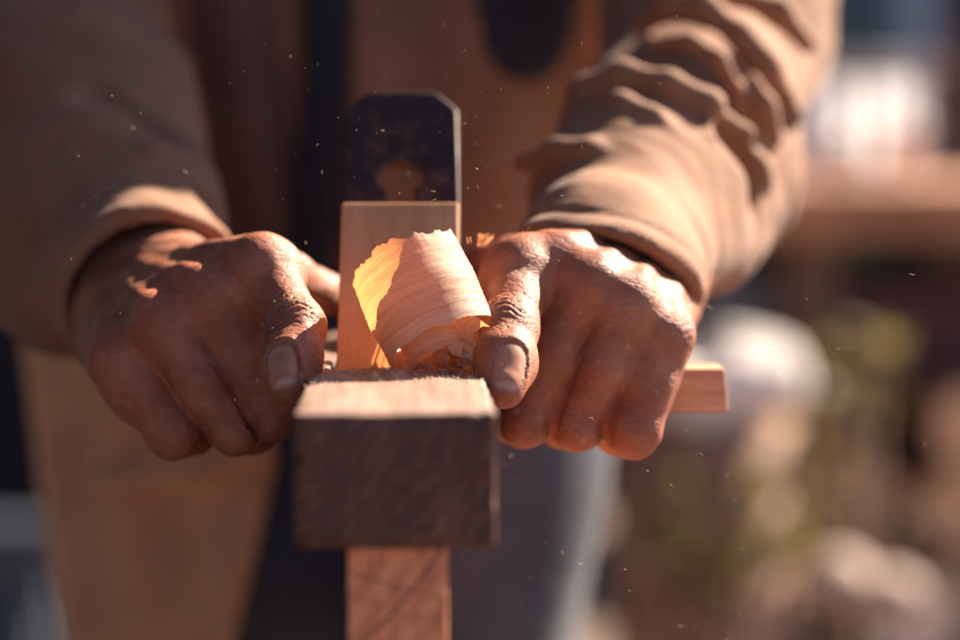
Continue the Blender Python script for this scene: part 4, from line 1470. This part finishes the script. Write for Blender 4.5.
def yard_low():
    rnd = random.Random(9)
    # the bright ellipse: white sack on a stump
    q = at(706, 388, 2.6)
    hS = q.z + 0.9 - 0.045
    bm = bmesh.new()
    lathe(bm, [(0.13, 0), (0.115, 0.08), (0.105, hS * 0.5), (0.11, hS)], n=20)
    o = link('chopping_block', bm_mesh('chopping_block', bm), M['cutpeel'], None)
    o.location = (q.x, 2.62, -0.9)
    tag(o, 'tree stump chopping block that carries the white sack', 'chopping block')
    g = Grid((-0.16, -0.13, -0.01), (0.16, 0.13, 0.13), 0.005)
    add_ell(g, (0, 0, 0.045), (0.128, 0.10, 0.042), 0)
    add_ell(g, (0.05, 0.0, 0.062), (0.05, 0.06, 0.024), 0.03)
    X = [g.ax[0][:, None, None], g.ax[1][None, :, None], g.ax[2][None, None, :]]
    g.D -= (0.012 * nz(X[0], X[1], X[2], 34)).astype(np.float32)
    g.D = np.maximum(g.D, -(X[2] - 0.001))
    me, V = nets(g, 'white_sack')
    o = link('white_sack', me, M['sack'])
    o.location = (q.x, 2.62, -0.9 + hS)
    tag(o, 'plump white sack in full sun on the chopping block', 'sack')
    # sawn logs, stacked with their ends to the camera
    cuts = [M['cutend'], M['cutpale'], M['cutpale'], M['cutdark']]
    rows = []
    zz = -0.9
    ri = 0
    while zz < -0.17:
        x = 0.27 + rnd.uniform(0, .03) + (0.05 if ri % 2 else 0)
        while x < 1.25:
            rd = rnd.uniform(.042, .072)
            rows.append((x + rd, zz + 0.062, rd, ri))
            x += 2 * rd + rnd.uniform(0.0, 0.014)
        zz += 0.108 if ri < 5 else 0.1
        ri += 1
    rn = ['bottom', 'second', 'third', 'fourth', 'fifth', 'sixth', 'top']
    nth = ['leftmost', 'second', 'third', 'fourth', 'fifth', 'sixth', 'seventh', 'eighth', 'ninth', 'tenth', 'eleventh']
    cnt = {}
    for (x, z0, rd, k) in rows:
        if k >= 5 and (x < 0.5 or rnd.random() < 0.4):
            continue
        cnt[k] = cnt.get(k, 0) + 1
        yy = 2.85 + rnd.uniform(-.16, .12)
        bm = bmesh.new()
        add_tube(bm, [(0, 0, 0), (0.01, 0.12, 0.0), (0, 0.24, 0)], [rd, rd * 1.03, rd * 0.95], 18, cap=False)
        r = empty('sawn_log', (x, yy, z0))
        ci = rnd.randrange(4)
        tag(r, '%s log end, %s in the %s row of the firewood pile' % (['tan', 'pale', 'pale', 'dark weathered'][ci], nth[cnt[k] - 1], rn[k]), 'log', 'sawn logs of the firewood pile')
        link('bark', bm_mesh('bark', bm), M['bark'], r)
        bm = bmesh.new()
        add_tube(bm, [(0, -0.004, 0), (0, 0.03, 0)], [rd * 0.95, rd * 0.95], 18)
        link('cut_end', bm_mesh('cut_end', bm), cuts[ci], r, False)
    # stones
    sl = ['pale rounded stone low in the yard, larger of the pair', 'pale rounded stone, right of its larger neighbour', 'small stone farthest left near the trouser leg']
    for (px, py, rd), lb in zip([(835, 582, .040), (893, 592, .032), (655, 560, .03)], sl):
        q = at(px, py, 2.55)
        g = Grid((-.12, -.12, -.12), (.12, .12, .12), 0.007)
        add_ell(g, (0, 0, 0), (rd * 1.15, rd, rd * 0.85), 0)
        X = [g.ax[0][:, None, None], g.ax[1][None, :, None], g.ax[2][None, None, :]]
        g.D -= (0.006 * nz(X[0], X[1], X[2], 28, rd * 90)).astype(np.float32)
        me, V = nets(g, 'stone')
        o = link('pale_stone', me, M['stone'])
        o.location = (q.x, 2.55, max(q.z, -0.9 + rd * .8))
        tag(o, lb, 'stone', 'pale stones in the yard')
yard_low()

def leafy(name, label, cat, c, r, n, mat, size, seed, stem=True):
    rnd = random.Random(seed)
    bm = bmesh.new()
    for i in range(n):
        while True:
            v = Vector((rnd.uniform(-1, 1), rnd.uniform(-1, 1), rnd.uniform(-1, 1)))
            if v.length < 1:
                break
        if mnoise.noise(v * 2.2 + Vector((seed, 0, 0))) < -0.12:
            continue
        p = Vector((v.x * r[0], v.y * r[1], v.z * r[2]))
        d = Vector((rnd.gauss(0, 1), rnd.gauss(0, 1), rnd.gauss(0, 1) + 0.4)).normalized()
        e = d.cross(Vector((rnd.gauss(0, 1), rnd.gauss(0, 1), rnd.gauss(0, 1)))).normalized()
        s = size * rnd.uniform(0.6, 1.3)
        vs = [bm.verts.new(p + q) for q in (d * -s, e * s * 0.4, d * s, e * -s * 0.4)]
        bm.faces.new(vs)
    root_ = empty(name, (c[0], c[1], -0.9))
    tag(root_, label, cat)
    me = bpy.data.meshes.new('foliage')
    bm.to_mesh(me); bm.free()
    f = link('foliage', me, mat, root_)
    f.location = (0, 0, c[2] + 0.9)
    bm = bmesh.new()
    for k in range(4):
        a = k * 1.6
        add_tube(bm, [(0.02 * math.cos(a), 0.02 * math.sin(a), 0), (r[0] * .4 * math.cos(a), r[1] * .4 * math.sin(a), c[2] + 0.9)], [0.012, 0.005], 6)
    link('stem', bm_mesh('stem', bm), M['bark'], root_)
q = at(745, 468, 2.6); leafy('leafy_weed', 'yellow green weed between the trousers and the log pile', 'weed', q, (.12, .08, .13), 260, M['leaf'], .022, 1)
q = at(715, 530, 2.5); leafy('leafy_weed', 'lower green weed nearest the trouser leg', 'weed', q, (.10, .08, .09), 200, M['leaf'], .022, 2)
q = at(850, 372, 2.6); leafy('leafy_weed', 'small green weed just under the far table', 'weed', q, (.08, .06, .06), 50, M['leaf'], .02, 3)
def house():
    r = empty('pale_house', (2.2, 9.0, -0.9))
    tag(r, 'pale grey plastered house wall far behind the table', 'house')
    box('wall', (-1.9, 4, 0, 3, 0, 3.2), M['plaster'], r)
    for x in (-1.05, 0.2):
        box('window', (x, x + 0.5, -0.03, 0.02, 0.9, 2.2), M['glass'], r, 0.005)
    box('roof', (-2.2, 4.3, -0.4, 3.4, 3.202, 3.4), M['maroon'], r)
house()
leafy('dark_hedge', 'tall dark bush behind the log pile', 'bush', (1.1, 5.4, -0.35), (1.3, .4, .55), 9000, M['leafdark'], .05, 5)
